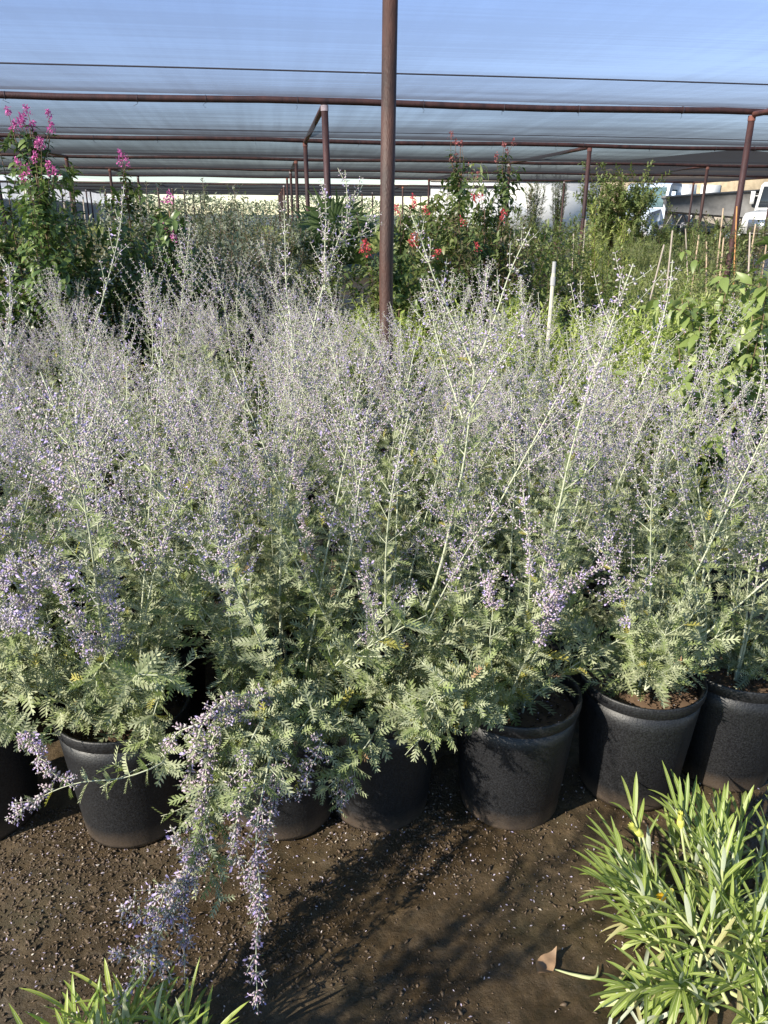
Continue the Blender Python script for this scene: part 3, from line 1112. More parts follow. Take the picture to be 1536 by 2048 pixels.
hero(6, [(1405, 1350, 1.80), (1412, 1240, 1.78), (1408, 1130, 1.78), (1455, 980, 1.8), (1500, 850, 1.82), (1530, 740, 1.84)], 508,
     branches=[([(1408, 1130, 1.78), (1370, 1000, 1.78), (1350, 880, 1.8), (1345, 800, 1.8)], dict(sparse)),
               ([(1412, 1130, 1.78), (1480, 1090, 1.75), (1540, 1030, 1.72)], dict(sparse))],
     leaf_to=0.55, r0=0.004, petal=0.2, branch=0.08, shoots=0.25, bare=0.5)
hero(6, [(1470, 1360, 1.80), (1490, 1260, 1.77), (1500, 1130, 1.75), (1525, 1000, 1.74)], 509, leaf_to=0.6, r0=0.004, branch=0.1, petal=0.2, shoots=0.2, bare=0.5)
spk = dict(leaf_to=0.45, branch=0.022, node=0.034, petal=0.2, step=0.0115, fsize=0.012, r0=0.0018, shoots=0.15, k=7)
hero(2, [(530, 1420, 1.62), (470, 1300, 1.56), (450, 1150, 1.54), (440, 1040, 1.54), (440, 930, 1.55)], 510, pink=0.2, **spk)
hero(3, [(770, 1420, 1.62), (750, 1300, 1.58), (737, 1210, 1.56), (732, 1110, 1.56)], 511, pink=0.5, **spk)
hero(4, [(1010, 1410, 1.62), (1060, 1300, 1.56), (1105, 1190, 1.54), (1085, 1050, 1.56)], 512, pink=0.7, **spk)
hero(4, [(1020, 1410, 1.64), (1080, 1290, 1.56), (1130, 1185, 1.54), (1215, 1125, 1.53)], 513, pink=0.7, **spk)
hero(4, [(990, 1400, 1.6), (980, 1290, 1.54), (985, 1220, 1.53), (975, 1150, 1.53)], 514, pink=0.8, **dict(spk, leaf_to=0.7))
hero(2, [(600, 1420, 1.64), (620, 1200, 1.7), (600, 960, 1.75), (560, 880, 1.75)], 515, pink=0.4, **spk)
# heavy violet sprays leaning out at the far left
for k, q in enumerate([[(-40, 1430, 1.55), (-60, 1280, 1.35), (20, 1230, 1.25), (110, 1290, 1.2)],
                       [(-30, 1430, 1.55), (-20, 1200, 1.4), (60, 1120, 1.32), (120, 1180, 1.28)],
                       [(0, 1430, 1.55), (40, 1220, 1.42), (130, 1130, 1.36), (200, 1220, 1.32)],
                       [(230, 1420, 1.6), (190, 1300, 1.42), (120, 1180, 1.36), (60, 1090, 1.36)],
                       [(-50, 1430, 1.55), (-40, 1150, 1.45), (0, 1040, 1.42), (60, 980, 1.42)],
                       [(210, 1420, 1.6), (230, 1300, 1.45), (225, 1200, 1.42), (200, 1090, 1.42)]]):
    hero(0 if q[0][0] < 100 else 1, q, 520 + k, pink=0.2, **dict(spk, leaf_to=0.4, branch=0.05, petal=0.3, step=0.014, fsize=0.0115))
hero(0, [(-20, 1430, 1.55), (60, 1480, 1.3), (85, 1530, 1.24), (150, 1575, 1.2)], 530, pink=0.6, **dict(spk, leaf_to=0.5))
hero(1, [(300, 1490, 1.42), (330, 1520, 1.3), (250, 1555, 1.27), (160, 1565, 1.25), (90, 1590, 1.24), (10, 1640, 1.22)], 531, pink=0.5, **dict(spk, leaf_to=0.7, node=.04))
hero(1, [(262, 1430, 1.55), (330, 1500, 1.36), (260, 1545, 1.32), (200, 1575, 1.30)], 532, **dict(spk, leaf_to=1.0, node=.028, leaf_len=.05))
# the drooping sprays that hang down to the ground
dr = dict(leaf_to=0.30, branch=0.035, node=0.034, petal=0.12, step=0.0145, fsize=0.0140, r0=0.0024, shoots=0.8, k=5)
drops = [[(590, 1420, 1.58), (560, 1400, 1.45), (470, 1390, 1.36), (410, 1440, 1.32), (385, 1520, 1.30), (375, 1600, 1.30)],
         [(590, 1420, 1.58), (520, 1430, 1.42), (430, 1470, 1.32), (410, 1560, 1.28), (400, 1650, 1.26), (395, 1740, 1.25)],
         [(590, 1420, 1.58), (540, 1420, 1.42), (495, 1500, 1.30), (480, 1600, 1.25), (470, 1690, 1.22), (500, 1770, 1.19), (520, 1850, 1.17)],
         [(595, 1420, 1.58), (560, 1450, 1.40), (530, 1560, 1.27), (512, 1680, 1.2), (520, 1780, 1.15), (512, 1900, 1.10), (516, 2030, 1.03)],
         [(585, 1420, 1.58), (500, 1440, 1.42), (430, 1540, 1.30), (400, 1690, 1.22), (330, 1850, 1.12), (215, 2040, 1.0)],
         [(600, 1420, 1.58), (560, 1480, 1.38), (550, 1570, 1.3), (540, 1640, 1.28), (520, 1710, 1.26)],
         [(590, 1420, 1.58), (510, 1450, 1.4), (420, 1620, 1.25), (372, 1770, 1.18), (368, 1880, 1.13), (370, 1965, 1.09)],
         [(590, 1420, 1.58), (470, 1420, 1.36), (390, 1450, 1.32), (350, 1470, 1.32), (330, 1510, 1.32)],
         [(600, 1430, 1.56), (640, 1480, 1.4), (620, 1540, 1.34), (595, 1600, 1.32)],
         [(690, 1440, 1.6), (700, 1490, 1.46), (690, 1560, 1.42), (680, 1620, 1.41)]]
for k, q in enumerate(drops):
    br = []
    if k == 4:
        for e in ([(400, 1690, 1.22), (360, 1760, 1.2), (300, 1800, 1.18), (255, 1800, 1.16)], [(372, 1765, 1.17), (330, 1780, 1.15), (290, 1830, 1.13), (245, 1820, 1.12)],
                  [(350, 1810, 1.14), (310, 1860, 1.12), (270, 1910, 1.09), (215, 1905, 1.08)], [(300, 1900, 1.08), (330, 1930, 1.08), (345, 1960, 1.07)],
                  [(410, 1670, 1.23), (370, 1700, 1.22), (345, 1655, 1.22)]):
            br.append((e, dict(leaf_to=0.02, branch=0.03, node=0.035, petal=0.22, step=0.0155, fsize=0.0135, r0=0.0015, k=5)))
    hero(2 if k < 9 else 3, q, 540 + k, branches=br, pink=[.8, .8, .7, .85, .3, .5, .8, .7, .6, .5][k],
         **dict(dr, leaf_to=[.3, .3, .42, .5, .55, .45, .5, .4, .5, .6][k]))
# leafy shoots bulging over the hanging sprays
for k, q in enumerate([[(590, 1430, 1.56), (520, 1440, 1.42), (470, 1500, 1.34), (450, 1580, 1.31)], [(600, 1430, 1.56), (540, 1470, 1.42), (500, 1540, 1.35), (490, 1620, 1.32)],
                       [(600, 1430, 1.56), (600, 1470, 1.44), (570, 1530, 1.38), (545, 1580, 1.36)], [(590, 1430, 1.56), (450, 1460, 1.38), (400, 1560, 1.30), (390, 1680, 1.26)],
                       [(600, 1430, 1.56), (470, 1560, 1.32), (430, 1660, 1.27), (420, 1760, 1.24)], [(760, 1440, 1.58), (740, 1480, 1.45), (700, 1530, 1.42), (650, 1580, 1.4)],
                       [(780, 1440, 1.58), (830, 1420, 1.45), (850, 1460, 1.4), (810, 1510, 1.38)], [(990, 1420, 1.58), (900, 1360, 1.45), (860, 1400, 1.4), (820, 1480, 1.38)],
                       [(990, 1420, 1.58), (920, 1380, 1.44), (850, 1420, 1.4), (800, 1450, 1.39)], [(1010, 1420, 1.58), (930, 1420, 1.45), (890, 1450, 1.42), (850, 1500, 1.41)],
                       [(260, 1430, 1.55), (330, 1350, 1.45), (310, 1420, 1.4), (290, 1500, 1.38)], [(255, 1430, 1.55), (215, 1330, 1.42), (190, 1350, 1.4), (170, 1390, 1.4)],
                       [(700, 1440, 1.58), (640, 1420, 1.45), (600, 1460, 1.4), (570, 1500, 1.4)], [(1290, 1380, 1.64), (1310, 1290, 1.6), (1370, 1250, 1.58), (1400, 1200, 1.58)],
                       [(1290, 1380, 1.64), (1340, 1330, 1.58), (1330, 1270, 1.56), (1350, 1230, 1.56)]]):
    par = 2 if k in (0, 1, 2, 3, 4, 12) else 3 if k in (5, 6) else 4 if k < 10 else 1 if k < 12 else 5
    hero(par, q, 560 + k, leaf_to=1.0, leaf_len=0.072, node=0.028, r0=0.0022, shoots=0.6, from_=0.15)

# ------------------------------------------------------------------ shade houses
SX = [0.62 + 4.85 * k for k in range(-2, 4)]
BY = [4.3 + 4.8 * k for k in range(6)]
ZB = 2.575
PR = 0.0365


def pipe(a, b, r, sides=16):
    g_ = Geo()
    g_.tube([a, b], r, sides)
    return g_


def house(name, label, xs, ys, zb, braces, cloth=('cloth', 'cloth_mid_dimmed', 'cloth_far_dimmed'), sag=0.105, near=False):
    t = thing(name, label, 'shade house', (xs[0], ys[0], 0))
    o = np.array([xs[0], ys[0], 0])
    for j, y in enumerate(ys):
        g_ = Geo()
        n = 25
        px_ = np.linspace(xs[0] - 0.1, xs[-1] + 0.1, n)
        p = np.stack([px_, np.full(n, y), zb + 0.012 * np.sin(px_ * 1.3 + j)], 1)
        g_.tube(p - o, PR * 0.92, 14)
        bm_ = obj('crossbeam', (g_, ['rust', ], True), t)
        if j in (0, 1, 2):
            for k in range(24):
                xt = xs[0] + (k + rng.uniform(0.2, 0.8)) * (xs[-1] - xs[0]) / 24
                a_ = np.linspace(0, 2 * PI, 11)
                ring = np.stack([xt + 0.01 * np.sin(a_ * .5), y + 0.038 * np.cos(a_), zb + 0.012 * math.sin(xt * 1.3 + j) + 0.038 * np.sin(a_)], 1)
                g_ = Geo()
                g_.tube(ring - o, 0.0028, 4)
                e_ = np.array([xt, y, zb - 0.034])
                g_.tube(np.array([e_, e_ + [rng.normal(0, .015), rng.normal(0, .01), -0.02], e_ + [rng.normal(0, .025), rng.normal(0, .015), -0.045]]) - o, 0.0022, 3)
                obj('wire_tie', (g_, ['cable'], True), bm_)
        for i, x in enumerate(xs):
            first = (j == 0 and abs(x - 0.62) < 0.1)
            lean = 0.012 if first else rng.normal(0, 0.012)
            g_ = Geo()
            g_.tube(np.array([(x, y, -0.3), (x - lean, y, 1.2), (x, y, zb - PR * 1.02)]) - o, PR * (1.03 if first else 1.0), 18)
            po = obj('post', (g_, ['rust'], True), t, label='rusty brown post nearest the camera' if first else None)
            g_ = Geo()
            g_.tube(np.array([(x + 0.0, y, zb - 0.085), (x, y, zb - 0.03)]) - o, PR * 1.14, 14)
            obj('weld_collar', (g_, ['weld' if (i + j) % 3 == 0 else 'rust_red'], True), po)
    for i, j in braces:
        g_ = pipe(np.array([xs[i], ys[j] + 0.04, zb - 0.02]) - o, np.array([xs[i], ys[j + 1] - 0.04, zb - 0.02]) - o, PR * 0.85, 14)
        obj('tie_pipe', (g_, ['rust_red'], True), t)
    for j in range(len(ys) - 1):
        y0, y1 = ys[j], ys[j + 1]
        nx_, ny_ = 90, 46
        X, V = np.meshgrid(np.linspace(xs[0], xs[-1], nx_), np.linspace(0, 1, ny_))
        Y = y0 + (y1 - y0) * V
        prof = 4 * V * (1 - V)
        Z = zb + 0.045 - sag * prof * (0.85 + 0.3 * vnoise(X * 0.35 + 9 * j, V * 0 + 3.5, 31 + j)) + prof ** 0.5 * 0.005 * (vnoise(X * 0.5, Y * 3.1, 40 + j) - 0.5) \
            + prof ** 0.5 * 0.0022 * (vnoise(X * 0.9 + Y * 0.6, Y * 6.0, 50 + j) - 0.5)
        v = np.stack([X, Y, Z], -1).reshape(-1, 3) - o
        i0 = (np.arange(ny_ - 1)[:, None] * nx_ + np.arange(nx_ - 1)[None]).ravel()
        tt = np.concatenate([np.stack([i0, i0 + 1, i0 + nx_ + 1], 1), np.stack([i0, i0 + nx_ + 1, i0 + nx_], 1)])
        g_ = Geo()
        g_.add(v, tt)
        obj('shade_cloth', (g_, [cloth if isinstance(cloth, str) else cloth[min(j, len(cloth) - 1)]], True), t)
        px_ = np.linspace(xs[0], xs[-1], 60)
        p = np.stack([px_, np.full(60, (y0 + y1) / 2), zb + 0.045 - sag * (0.85 + 0.3 * vnoise(px_ * 0.35 + 9 * j, px_ * 0 + 3.5, 31 + j)) - 0.014], 1)
        g_ = Geo()
        g_.tube(p - o, 0.006, 6)
        obj('cable', (g_, ['cable'], True), t)
    return t, o


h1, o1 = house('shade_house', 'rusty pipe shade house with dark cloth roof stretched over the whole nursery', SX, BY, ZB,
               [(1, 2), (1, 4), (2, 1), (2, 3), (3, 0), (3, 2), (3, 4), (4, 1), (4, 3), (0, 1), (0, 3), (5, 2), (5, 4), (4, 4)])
# side pipes of the roof edge, and the loose cloth hanging in scallops off its far end
for xi in (0, 5):
    g = pipe(np.array([SX[xi], BY[0], ZB - 0.02]) - o1, np.array([SX[xi], BY[-1], ZB - 0.02]) - o1, PR * 0.9)
    obj('edge_pipe', (g, ['rust_red'], True), h1)
g = Geo()
n = 240
xx = np.linspace(SX[0], SX[-1], n)
drop = 0.10 + 0.32 * np.abs(np.sin(xx * 0.62 + 0.6)) ** 1.5 * (0.4 + 0.9 * vnoise(xx * 0.4, xx * 0 + 0.5, 77))
v = np.concatenate([np.stack([xx, np.full(n, BY[-1] + 0.045), np.full(n, ZB + 0.04)], 1), np.stack([xx, BY[-1] + 0.09 + 0.06 * np.sin(xx * 3), ZB - drop], 1)]) - o1
i0 = np.arange(n - 1)
g.add(v, np.concatenate([np.stack([i0, i0 + n, i0 + n + 1], 1), np.stack([i0, i0 + n + 1, i0 + 1], 1)]))
obj('loose_cloth', (g, ['cloth_dark'], True), h1)
house('shade_house', 'second shade house with low dark cloth roof, far beyond the open gap', [-13.9, -9.1, -4.3, 0.6, 5.4, 9.8], [33.5, 38.5, 43.5, 48.5, 53.5], 2.5,
      [(2, 0), (3, 1), (4, 0), (1, 2)], 'cloth_dark', 0.1)

# left windbreak of tin and white sheeting
t = thing('windbreak', 'long windbreak at far left, grey tin below and crumpled white sheet above', 'wall', (-10.2, 12, 0))
g = Geo()
ys_ = np.arange(0, 52, 0.075)
xs_ = 0.02 * np.sin(ys_ * 2 * PI / 0.15 * 0.5)
n = len(ys_)
v = np.concatenate([np.stack([xs_, ys_, np.zeros(n)], 1), np.stack([xs_, ys_, np.full(n, 1.95)], 1)])
i0 = np.arange(n - 1)
tt = np.concatenate([np.stack([i0, i0 + 1, i0 + n + 1], 1), np.stack([i0, i0 + n + 1, i0 + n], 1)])
g.add(v, tt)
obj('tin_panel', (g, ['tin']), t)
g = Geo()
ys_ = np.arange(0, 52, 0.12)
n = len(ys_)
rows = []
for k, z in enumerate(np.linspace(1.9, 2.72, 5)):
    rows.append(np.stack([0.09 + 0.10 * (vnoise(ys_ * 1.6, ys_ * 0 + k * 0.7, 61) - 0.5), ys_, z + 0.10 * (vnoise(ys_ * 1.1, ys_ * 0 + k * 3.3, 62) - 0.5)], 1))
i0 = (np.arange(4)[:, None] * n + np.arange(n - 1)[None]).ravel()
g.add(np.concatenate(rows), np.concatenate([np.stack([i0, i0 + 1, i0 + n + 1], 1), np.stack([i0, i0 + n + 1, i0 + n], 1)]))
obj('white_sheet', (g, ['white_sheet'], True), t)
for k in range(13):
    obj('post', (pipe((0.32, 0.3 + 4 * k, 0), (0.32, 0.3 + 4 * k, 2.7), 0.04, 8), ['rust'], True), t)


# ------------------------------------------------------------------ shrubs
def woody(g_, r, base, d, L, r0, n=7, wob=0.06, up=0.25, sides=5, m=0):
    p = [np.array(base, float)]
    d = unit(d)
    for k in range(n):
        d = unit(d + r.normal(0, wob, 3) + [0, 0, up / n])
        p.append(p[-1] + d * L / n)
    p = np.array(p)
    g_.tube(p, np.linspace(r0, r0 * 0.25, len(p)), sides, m)
    return p


def leaves_on(lst, r, path, step, l, start=0.15, spread=0.9, droop=0.0, per=2):
    s = arc(path)
    q = s[-1] * start
    i = 0
    while q < s[-1]:
        p, d = along(path, s, q)
        a, b = perp(d)
        th = i * 1.571 + r.normal(0, 0.35)
        for k in range(per):
            o = a * math.cos(th + k * 6.283 / per) + b * math.sin(th + k * 6.283 / per)
            dd = o * spread + d * r.uniform(0.2, 0.8) - np.array([0, 0, droop]) + r.normal(0, 0.15, 3)
            lst.append((p, dd, d * 0.5 - 0.3 * o + [0, 0, 0.8] + r.normal(0, 0.25, 3), l * r.uniform(0.6, 1.2)))
        q += step * r.uniform(0.75, 1.25)
        i += 1


def put_leaves(g_, tpl, lst, m=0):
    if lst:
        g_.batch(tpl[0], tpl[1], frames([x[1] for x in lst], [x[2] for x in lst], [x[3] for x in lst]), [x[0] for x in lst], m)


def cluster(g_, r, p, d, L, w, n, size, m=0):
    """crumpled florets in a loose cone"""
    d = unit(d)
    a, b = perp(d)
    t = r.random(n) ** 0.8
    th = r.uniform(0, 6.28, n)
    rad = w * (1 - 0.75 * t) * np.sqrt(r.random(n))
    pos = p + d * (t * L)[:, None] + a * (rad * np.cos(th))[:, None] + b * (rad * np.sin(th))[:, None]
    g_.batch(TINY[0], TINY[1], frames(r.normal(0, 1, (n, 3)), r.normal(0, 1, (n, 3)), size * r.uniform(0.6, 1.3, n), size * r.uniform(0.8, 1.8, n)), pos, m)


def shrub(seed, H, W, n_main, twig, leaf_step, leaf_len, tpl, lm, stem_m='wood_stem', trunk=0.0, twigs=9, per=2, droop=0.0, flowers=None, up=0.3, r0=0.007, spread=0.9):
    """stems, foliage (and blossom) of one bushy plant as Geos"""
    r = np.random.default_rng(seed)
    A, B, C = Geo(), Geo(), Geo()
    lst = []
    base = np.array([0, 0, 0.0])
    if trunk > 0:
        woody(A, r, (0, 0, 0), (0, 0, 1), trunk * 1.2, r0 * 2.2, 6, 0.04)
        base = np.array([0, 0, trunk])
    for k in range(n_main):
        az = k * 2.4 + r.normal(0, 0.3)
        rr = W * math.sqrt((k + 0.5) / n_main) * r.uniform(0.8, 1.1)
        hh = (H - trunk) * r.uniform(0.72, 1.05) * (1 - 0.25 * (rr / W) ** 2)
        dirv = np.array([math.cos(az) * rr, math.sin(az) * rr, hh])
        L = np.linalg.norm(dirv)
        path = woody(A, r, base + [math.cos(az) * 0.02, math.sin(az) * 0.02, 0], dirv + [0, 0, -0.15 * L], L, r0 * r.uniform(0.6, 1), 8, 0.05, up)
        leaves_on(lst, r, path, leaf_step, leaf_len, 0.3, spread, droop, per)
        s = arc(path)
        for j in range(twigs):
            q = s[-1] * r.uniform(0.18, 0.97)
            p, d = along(path, s, q)
            a, b = perp(d)
            th = r.uniform(0, 6.28)
            dd = (a * math.cos(th) + b * math.sin(th)) * 0.9 + d * r.uniform(0.3, 0.9)
            tp = woody(A, r, p, dd, twig * r.uniform(0.5, 1.2), r0 * 0.3, 4, 0.1, 0.3 - droop, 3)
            leaves_on(lst, r, tp, leaf_step, leaf_len, 0.1, spread, droop, per)
        if flowers and r.random() < flowers[0]:
            cluster(C, r, path[-1] - d * 0.02, path[-1] - path[-2] + [0, 0, -0.0], flowers[1] * r.uniform(0.6, 1.2), flowers[2], flowers[3], flowers[4])
    put_leaves(B, tpl, lst)
    return A, B, C, lm, stem_m


def plant(name, label, cat, loc, parts, rz=0.0, sc=1.0, group=None, blossom=None, pot=None):
    t = thing(name, label, cat, (loc[0], loc[1], 0), rz, group)
    t.scale = (sc,) * 3
    A, B, C, lm, sm = parts
    obj('stems', (A, [sm], True), t)
    obj('foliage', (B, [lm]), t)
    if C.v and blossom:
        obj('blossom', (C, [blossom]), t)
    if pot:
        g_ = Geo()
        g_.lathe([(0, 0.003), (pot * 0.8, 0.003), (pot, pot * 1.7), (pot * 1.05, pot * 1.7), (pot * 1.05, pot * 1.85), (pot * 0.95, pot * 1.85), (pot * 0.9, pot * 1.5), (0, pot * 1.5)], 20)
        obj('pot', (g_, ['pot_far'], True), t)
    return t


def gxy(px, d):
    p = pt(px, 425, d)
    return p[0], p[1]


def flowers_at(t, mat, spots, n=70, size=0.02, w=0.045, L=0.10, name='flower_cluster', stem=True, leafm='myrtle_leaf'):
    """flower heads, each its own part, at photo spots, on a twig that comes up from the plant"""
    rz = t.rotation_euler.z
    Q = [np.array(Matrix.Rotation(-rz, 3, 'Z') @ (Vector(pt(*q)) - t.location)) / t.scale[0] for q in spots]
    cen = np.mean(Q, 0)
    top = max(q[2] for q in Q)
    r0_ = np.random.default_rng(abs(spots[0][0]) + 5)
    lead = None
    if stem:
        lead = spline([(cen[0] * 0.2, cen[1] * 0.2, 0.1), (cen[0] * 0.75, cen[1] * 0.75, top * 0.55), (cen[0], cen[1], top - 0.06)], 14)
        g_ = Geo()
        g_.tube(lead, np.linspace(0.010, 0.003, 14), 6, 1)
        lst = []
        s_ = arc(lead)
        for k in range(26):
            p, d = along(lead, s_, s_[-1] * r0_.uniform(0.35, 0.95))
            a_, b_ = perp(d)
            th = r0_.uniform(0, 6.28)
            tp = woody(g_, r0_, p, a_ * math.cos(th) + b_ * math.sin(th) + d * 0.6, r0_.uniform(0.08, 0.2), 0.0022, 4, 0.1, 0.1, 3, 1)
            leaves_on(lst, r0_, tp, 0.024, 0.06, 0.1, 0.9, 0.3, 2)
        put_leaves(g_, OVAL_DROOP, lst, 2)
        obj('leader', (g_, [mat, 'wood_stem', leafm]), t)
    for k, q in enumerate(Q):
        r_ = np.random.default_rng(900 + k + spots[k][0])
        g_ = Geo()
        up = unit(np.array([r_.normal(0, .35), r_.normal(0, .35), 1.0]))
        cluster(g_, r_, q, up, L, w, n, size)
        if stem:
            i_ = int(np.argmin(np.abs(lead[:, 2] - (q[2] - 0.28))))
            root = lead[i_]
            path = spline([root, (root + q) / 2 + r_.normal(0, .02, 3), q + up * L * 0.5], 9)
            g_.tube(path, np.linspace(0.004, 0.0015, 9), 4, 1)
            lst = []
            leaves_on(lst, r_, path[:7], 0.022, 0.055, 0.1, 0.9, 0.25, 2)
            put_leaves(g_, OVAL_DROOP, lst, 2)
        obj(name, (g_, [mat, 'wood_stem', leafm]), t)


# pink crape myrtles at the left
cm = lambda seed, H, W, n=9, fl=None: shrub(seed, H * 1.2, W * 1.25, n + 7, 0.24, 0.03, 0.06, OVAL_DROOP, 'myrtle_leaf', twigs=13, droop=0.2, r0=0.008)
t = plant('crape_myrtle', 'tall pink crape myrtle at far left, its flower heads standing against the cloth roof', 'shrub', gxy(40, 4.7), cm(601, 1.55, 0.5, 11))
flowers_at(t, 'myrtle_pink', [(18, 235, 4.7), (40, 245, 4.7), (58, 232, 4.7), (102, 240, 4.7), (102, 262, 4.7), (36, 255, 4.65), (30, 262, 4.7), (70, 295, 4.6), (84, 300, 4.6), (60, 262, 4.7)], 42, 0.017, 0.028, 0.055)
t = plant('crape_myrtle', 'pink crape myrtle with lower fading flower heads beside the tall left one', 'shrub', gxy(120, 5.3), cm(602, 1.45, 0.5, 10), 1.0)
flowers_at(t, 'myrtle_pink', [(42, 335, 4.45), (55, 352, 4.45), (70, 325, 4.55), (102, 345, 4.55), (110, 355, 4.55), (45, 365, 4.45)], 34, 0.017, 0.028, 0.055)
t = plant('crape_myrtle', 'thin crape myrtle with one upright pink head left of the grey-green shrubs', 'shrub', gxy(255, 5.6), cm(603, 1.35, 0.42, 9), 2.0)
flowers_at(t, 'myrtle_pink', [(250, 318, 5.30), (238, 332, 5.30), (256, 335, 5.30)], 36, 0.017, 0.03, 0.07)
t = plant('crape_myrtle', 'crape myrtle with pink heads low among dark leaves, before the grey-green shrubs', 'shrub', gxy(330, 5.4), cm(604, 1.25, 0.42, 8), 3.0)
flowers_at(t, 'myrtle_pink', [(345, 400, 4.90), (332, 408, 4.90), (337, 462, 4.80), (349, 480, 4.80)], 36, 0.017, 0.03, 0.06)
plant('crape_myrtle', 'low dark leafy crape myrtle without flowers at the left photo edge', 'shrub', gxy(-60, 4.9), cm(605, 1.45, 0.55, 12), 3.0)
plant('leafy_shrub', 'dark glossy shrub crouching below the pink crape myrtles at left', 'shrub', gxy(185, 4.7),
      shrub(606, 1.05, 0.55, 14, 0.2, 0.030, 0.05, OVAL, 'myrtle_leaf', twigs=9, r0=0.007), 1.1)

# dense grey-green shrubs
OL = [shrub(610 + k, H * 1.22, W * 1.2, 30, 0.2, 0.026, 0.042, OVAL, 'olive_leaf', twigs=12, r0=0.007, up=0.4) for k, (H, W) in enumerate([(1.42, 0.6), (1.3, 0.65), (1.5, 0.6)])]
first = {}
for k, (px, d, v_, sc) in enumerate([(330, 6.3, 0, 1.0), (430, 6.0, 1, 1.0), (520, 6.4, 2, 0.92), (260, 7.4, 2, .95), (370, 7.6, 1, 1.05), (470, 7.5, 0, 1.02), (310, 9.0, 1, 1.05), (420, 9.2, 2, 1), (545, 8.4, 1, .88)]):
    lb, gp = 'dense grey-green small-leaved shrub massed between the pink crape myrtles and the fan palm', 'grey-green shrubs'
    if v_ not in first:
        first[v_] = plant('dense_shrub', lb, 'shrub', gxy(px, d), OL[v_], k, sc, gp)
    else:
        copy_tree(first[v_], (*gxy(px, d), 0), k * 1.3, sc, lb, gp)

# yellow-green leafy plants behind the sage
LI = [shrub(620 + k, H, W, 22, 0.16, 0.026, 0.052, LANCE, 'lime_leaf', 'gaz_stem', twigs=6, r0=0.005, up=0.5, per=2) for k, (H, W) in enumerate([(0.95, 0.36), (1.05, 0.38), (0.88, 0.4)])]
first = {}
r = np.random.default_rng(33)
k = 0
for row, (y, xa, xb) in enumerate([(3.55, 1.95, 2.75), (3.95, 1.75, 3.1), (4.4, 1.35, 3.2), (4.9, 0.25, 3.5), (5.4, 0.1, 3.7), (5.9, 0.3, 3.6)]):
    x = xa
    while x < xb:
        xx, yy = x + r.normal(0, 0.04), y + r.normal(0, 0.05)
        v_ = int(r.integers(0, 3))
        lb, gp = 'bright yellow-green bushy plant with narrow leaves, in the block behind the sages', 'yellow-green plants behind the sages'
        sc = r.uniform(0.88, 1.06)
        if v_ not in first:
            first[v_] = plant('leafy_plant', lb, 'plant', (xx, yy), LI[v_], k, sc, gp, pot=0.14)
        else:
            copy_tree(first[v_], (xx, yy, 0), r.uniform(0, 6), sc, lb, gp)
        x += 0.47
        k += 1

# red-flowered crape myrtles in the middle
rm = lambda seed, H, W, n=10, lm='mid_leaf': shrub(seed, H, W * 1.15, n + 5, 0.24, 0.034, 0.06, OVAL_DROOP, lm, twigs=10, droop=0.35, r0=0.008)
t = plant('crape_myrtle', 'red crape myrtle flowering low beside the nearest rusty post', 'shrub', gxy(800, 6.3), rm(631, 1.5, 0.42, 9), 0.5)
flowers_at(t, 'myrtle_red', [(728, 505, 5.55), (740, 512, 5.55), (735, 498, 5.55), (776, 500, 5.65), (826, 495, 5.65), (832, 485, 5.65), (822, 488, 5.65), (868, 517, 5.65), (795, 430, 5.95), (826, 418, 5.95), (830, 410, 5.95), (853, 432, 5.95), (772, 520, 5.65)], 44, 0.018, 0.036, 0.07)
t = plant('crape_myrtle', 'tall crape myrtle with faded red heads rising to the second crossbeam', 'shrub', gxy(930, 6.8), rm(632, 1.75, 0.38, 10), 1.5)
flowers_at(t, 'faded_red', [(898, 278, 6.50), (910, 290, 6.50), (922, 295, 6.50), (905, 330, 6.50), (912, 322, 6.50), (940, 345, 6.50), (952, 358, 6.50)], 30, 0.017, 0.03, 0.06)
t = plant('crape_myrtle', 'slender crape myrtle with faded red heads right of the tallest red one', 'shrub', gxy(1005, 7.0), rm(633, 1.7, 0.4, 9), 2.5)
flowers_at(t, 'faded_red', [(1010, 298, 6.70), (1027, 292, 6.70), (1018, 310, 6.70), (995, 322, 6.70)], 28, 0.017, 0.03, 0.06)
flowers_at(t, 'myrtle_red', [(950, 403, 6.15), (960, 402, 6.15), (928, 450, 5.95), (1010, 432, 6.15), (1006, 445, 6.15), (955, 500, 5.85)], 30, 0.018, 0.034, 0.06)
plant('weeping_shrub', 'shrub with pale drooping leaves in front of the red crape myrtles', 'shrub', gxy(860, 6.6),
      shrub(634, 1.85, 0.42, 18, 0.24, 0.036, 0.075, OVAL_DROOP, 'broad_leaf', twigs=8, droop=0.6, r0=0.008), 0.4)
plant('weeping_shrub', 'pale lime drooping shrub peeping out above the red crape myrtles', 'shrub', gxy(905, 7.6),
      shrub(635, 2.0, 0.36, 14, 0.24, 0.036, 0.075, OVAL_DROOP, 'pale_leaf', twigs=8, droop=0.5, r0=0.008), 2.4)
plant('bronze_shrub', 'bronze-tinted airy shrub right of the red crape myrtles', 'shrub', gxy(985, 6.4),
      shrub(636, 1.7, 0.45, 18, 0.2, 0.03, 0.045, OVAL, 'bronze_leaf', twigs=9, r0=0.006), 0.7)
MD = [shrub(640 + k, 1.4, 0.5, 18, 0.2, 0.03, 0.048, OVAL, 'mid_leaf', twigs=9, r0=0.006, up=.4) for k in range(2)]
first = {}
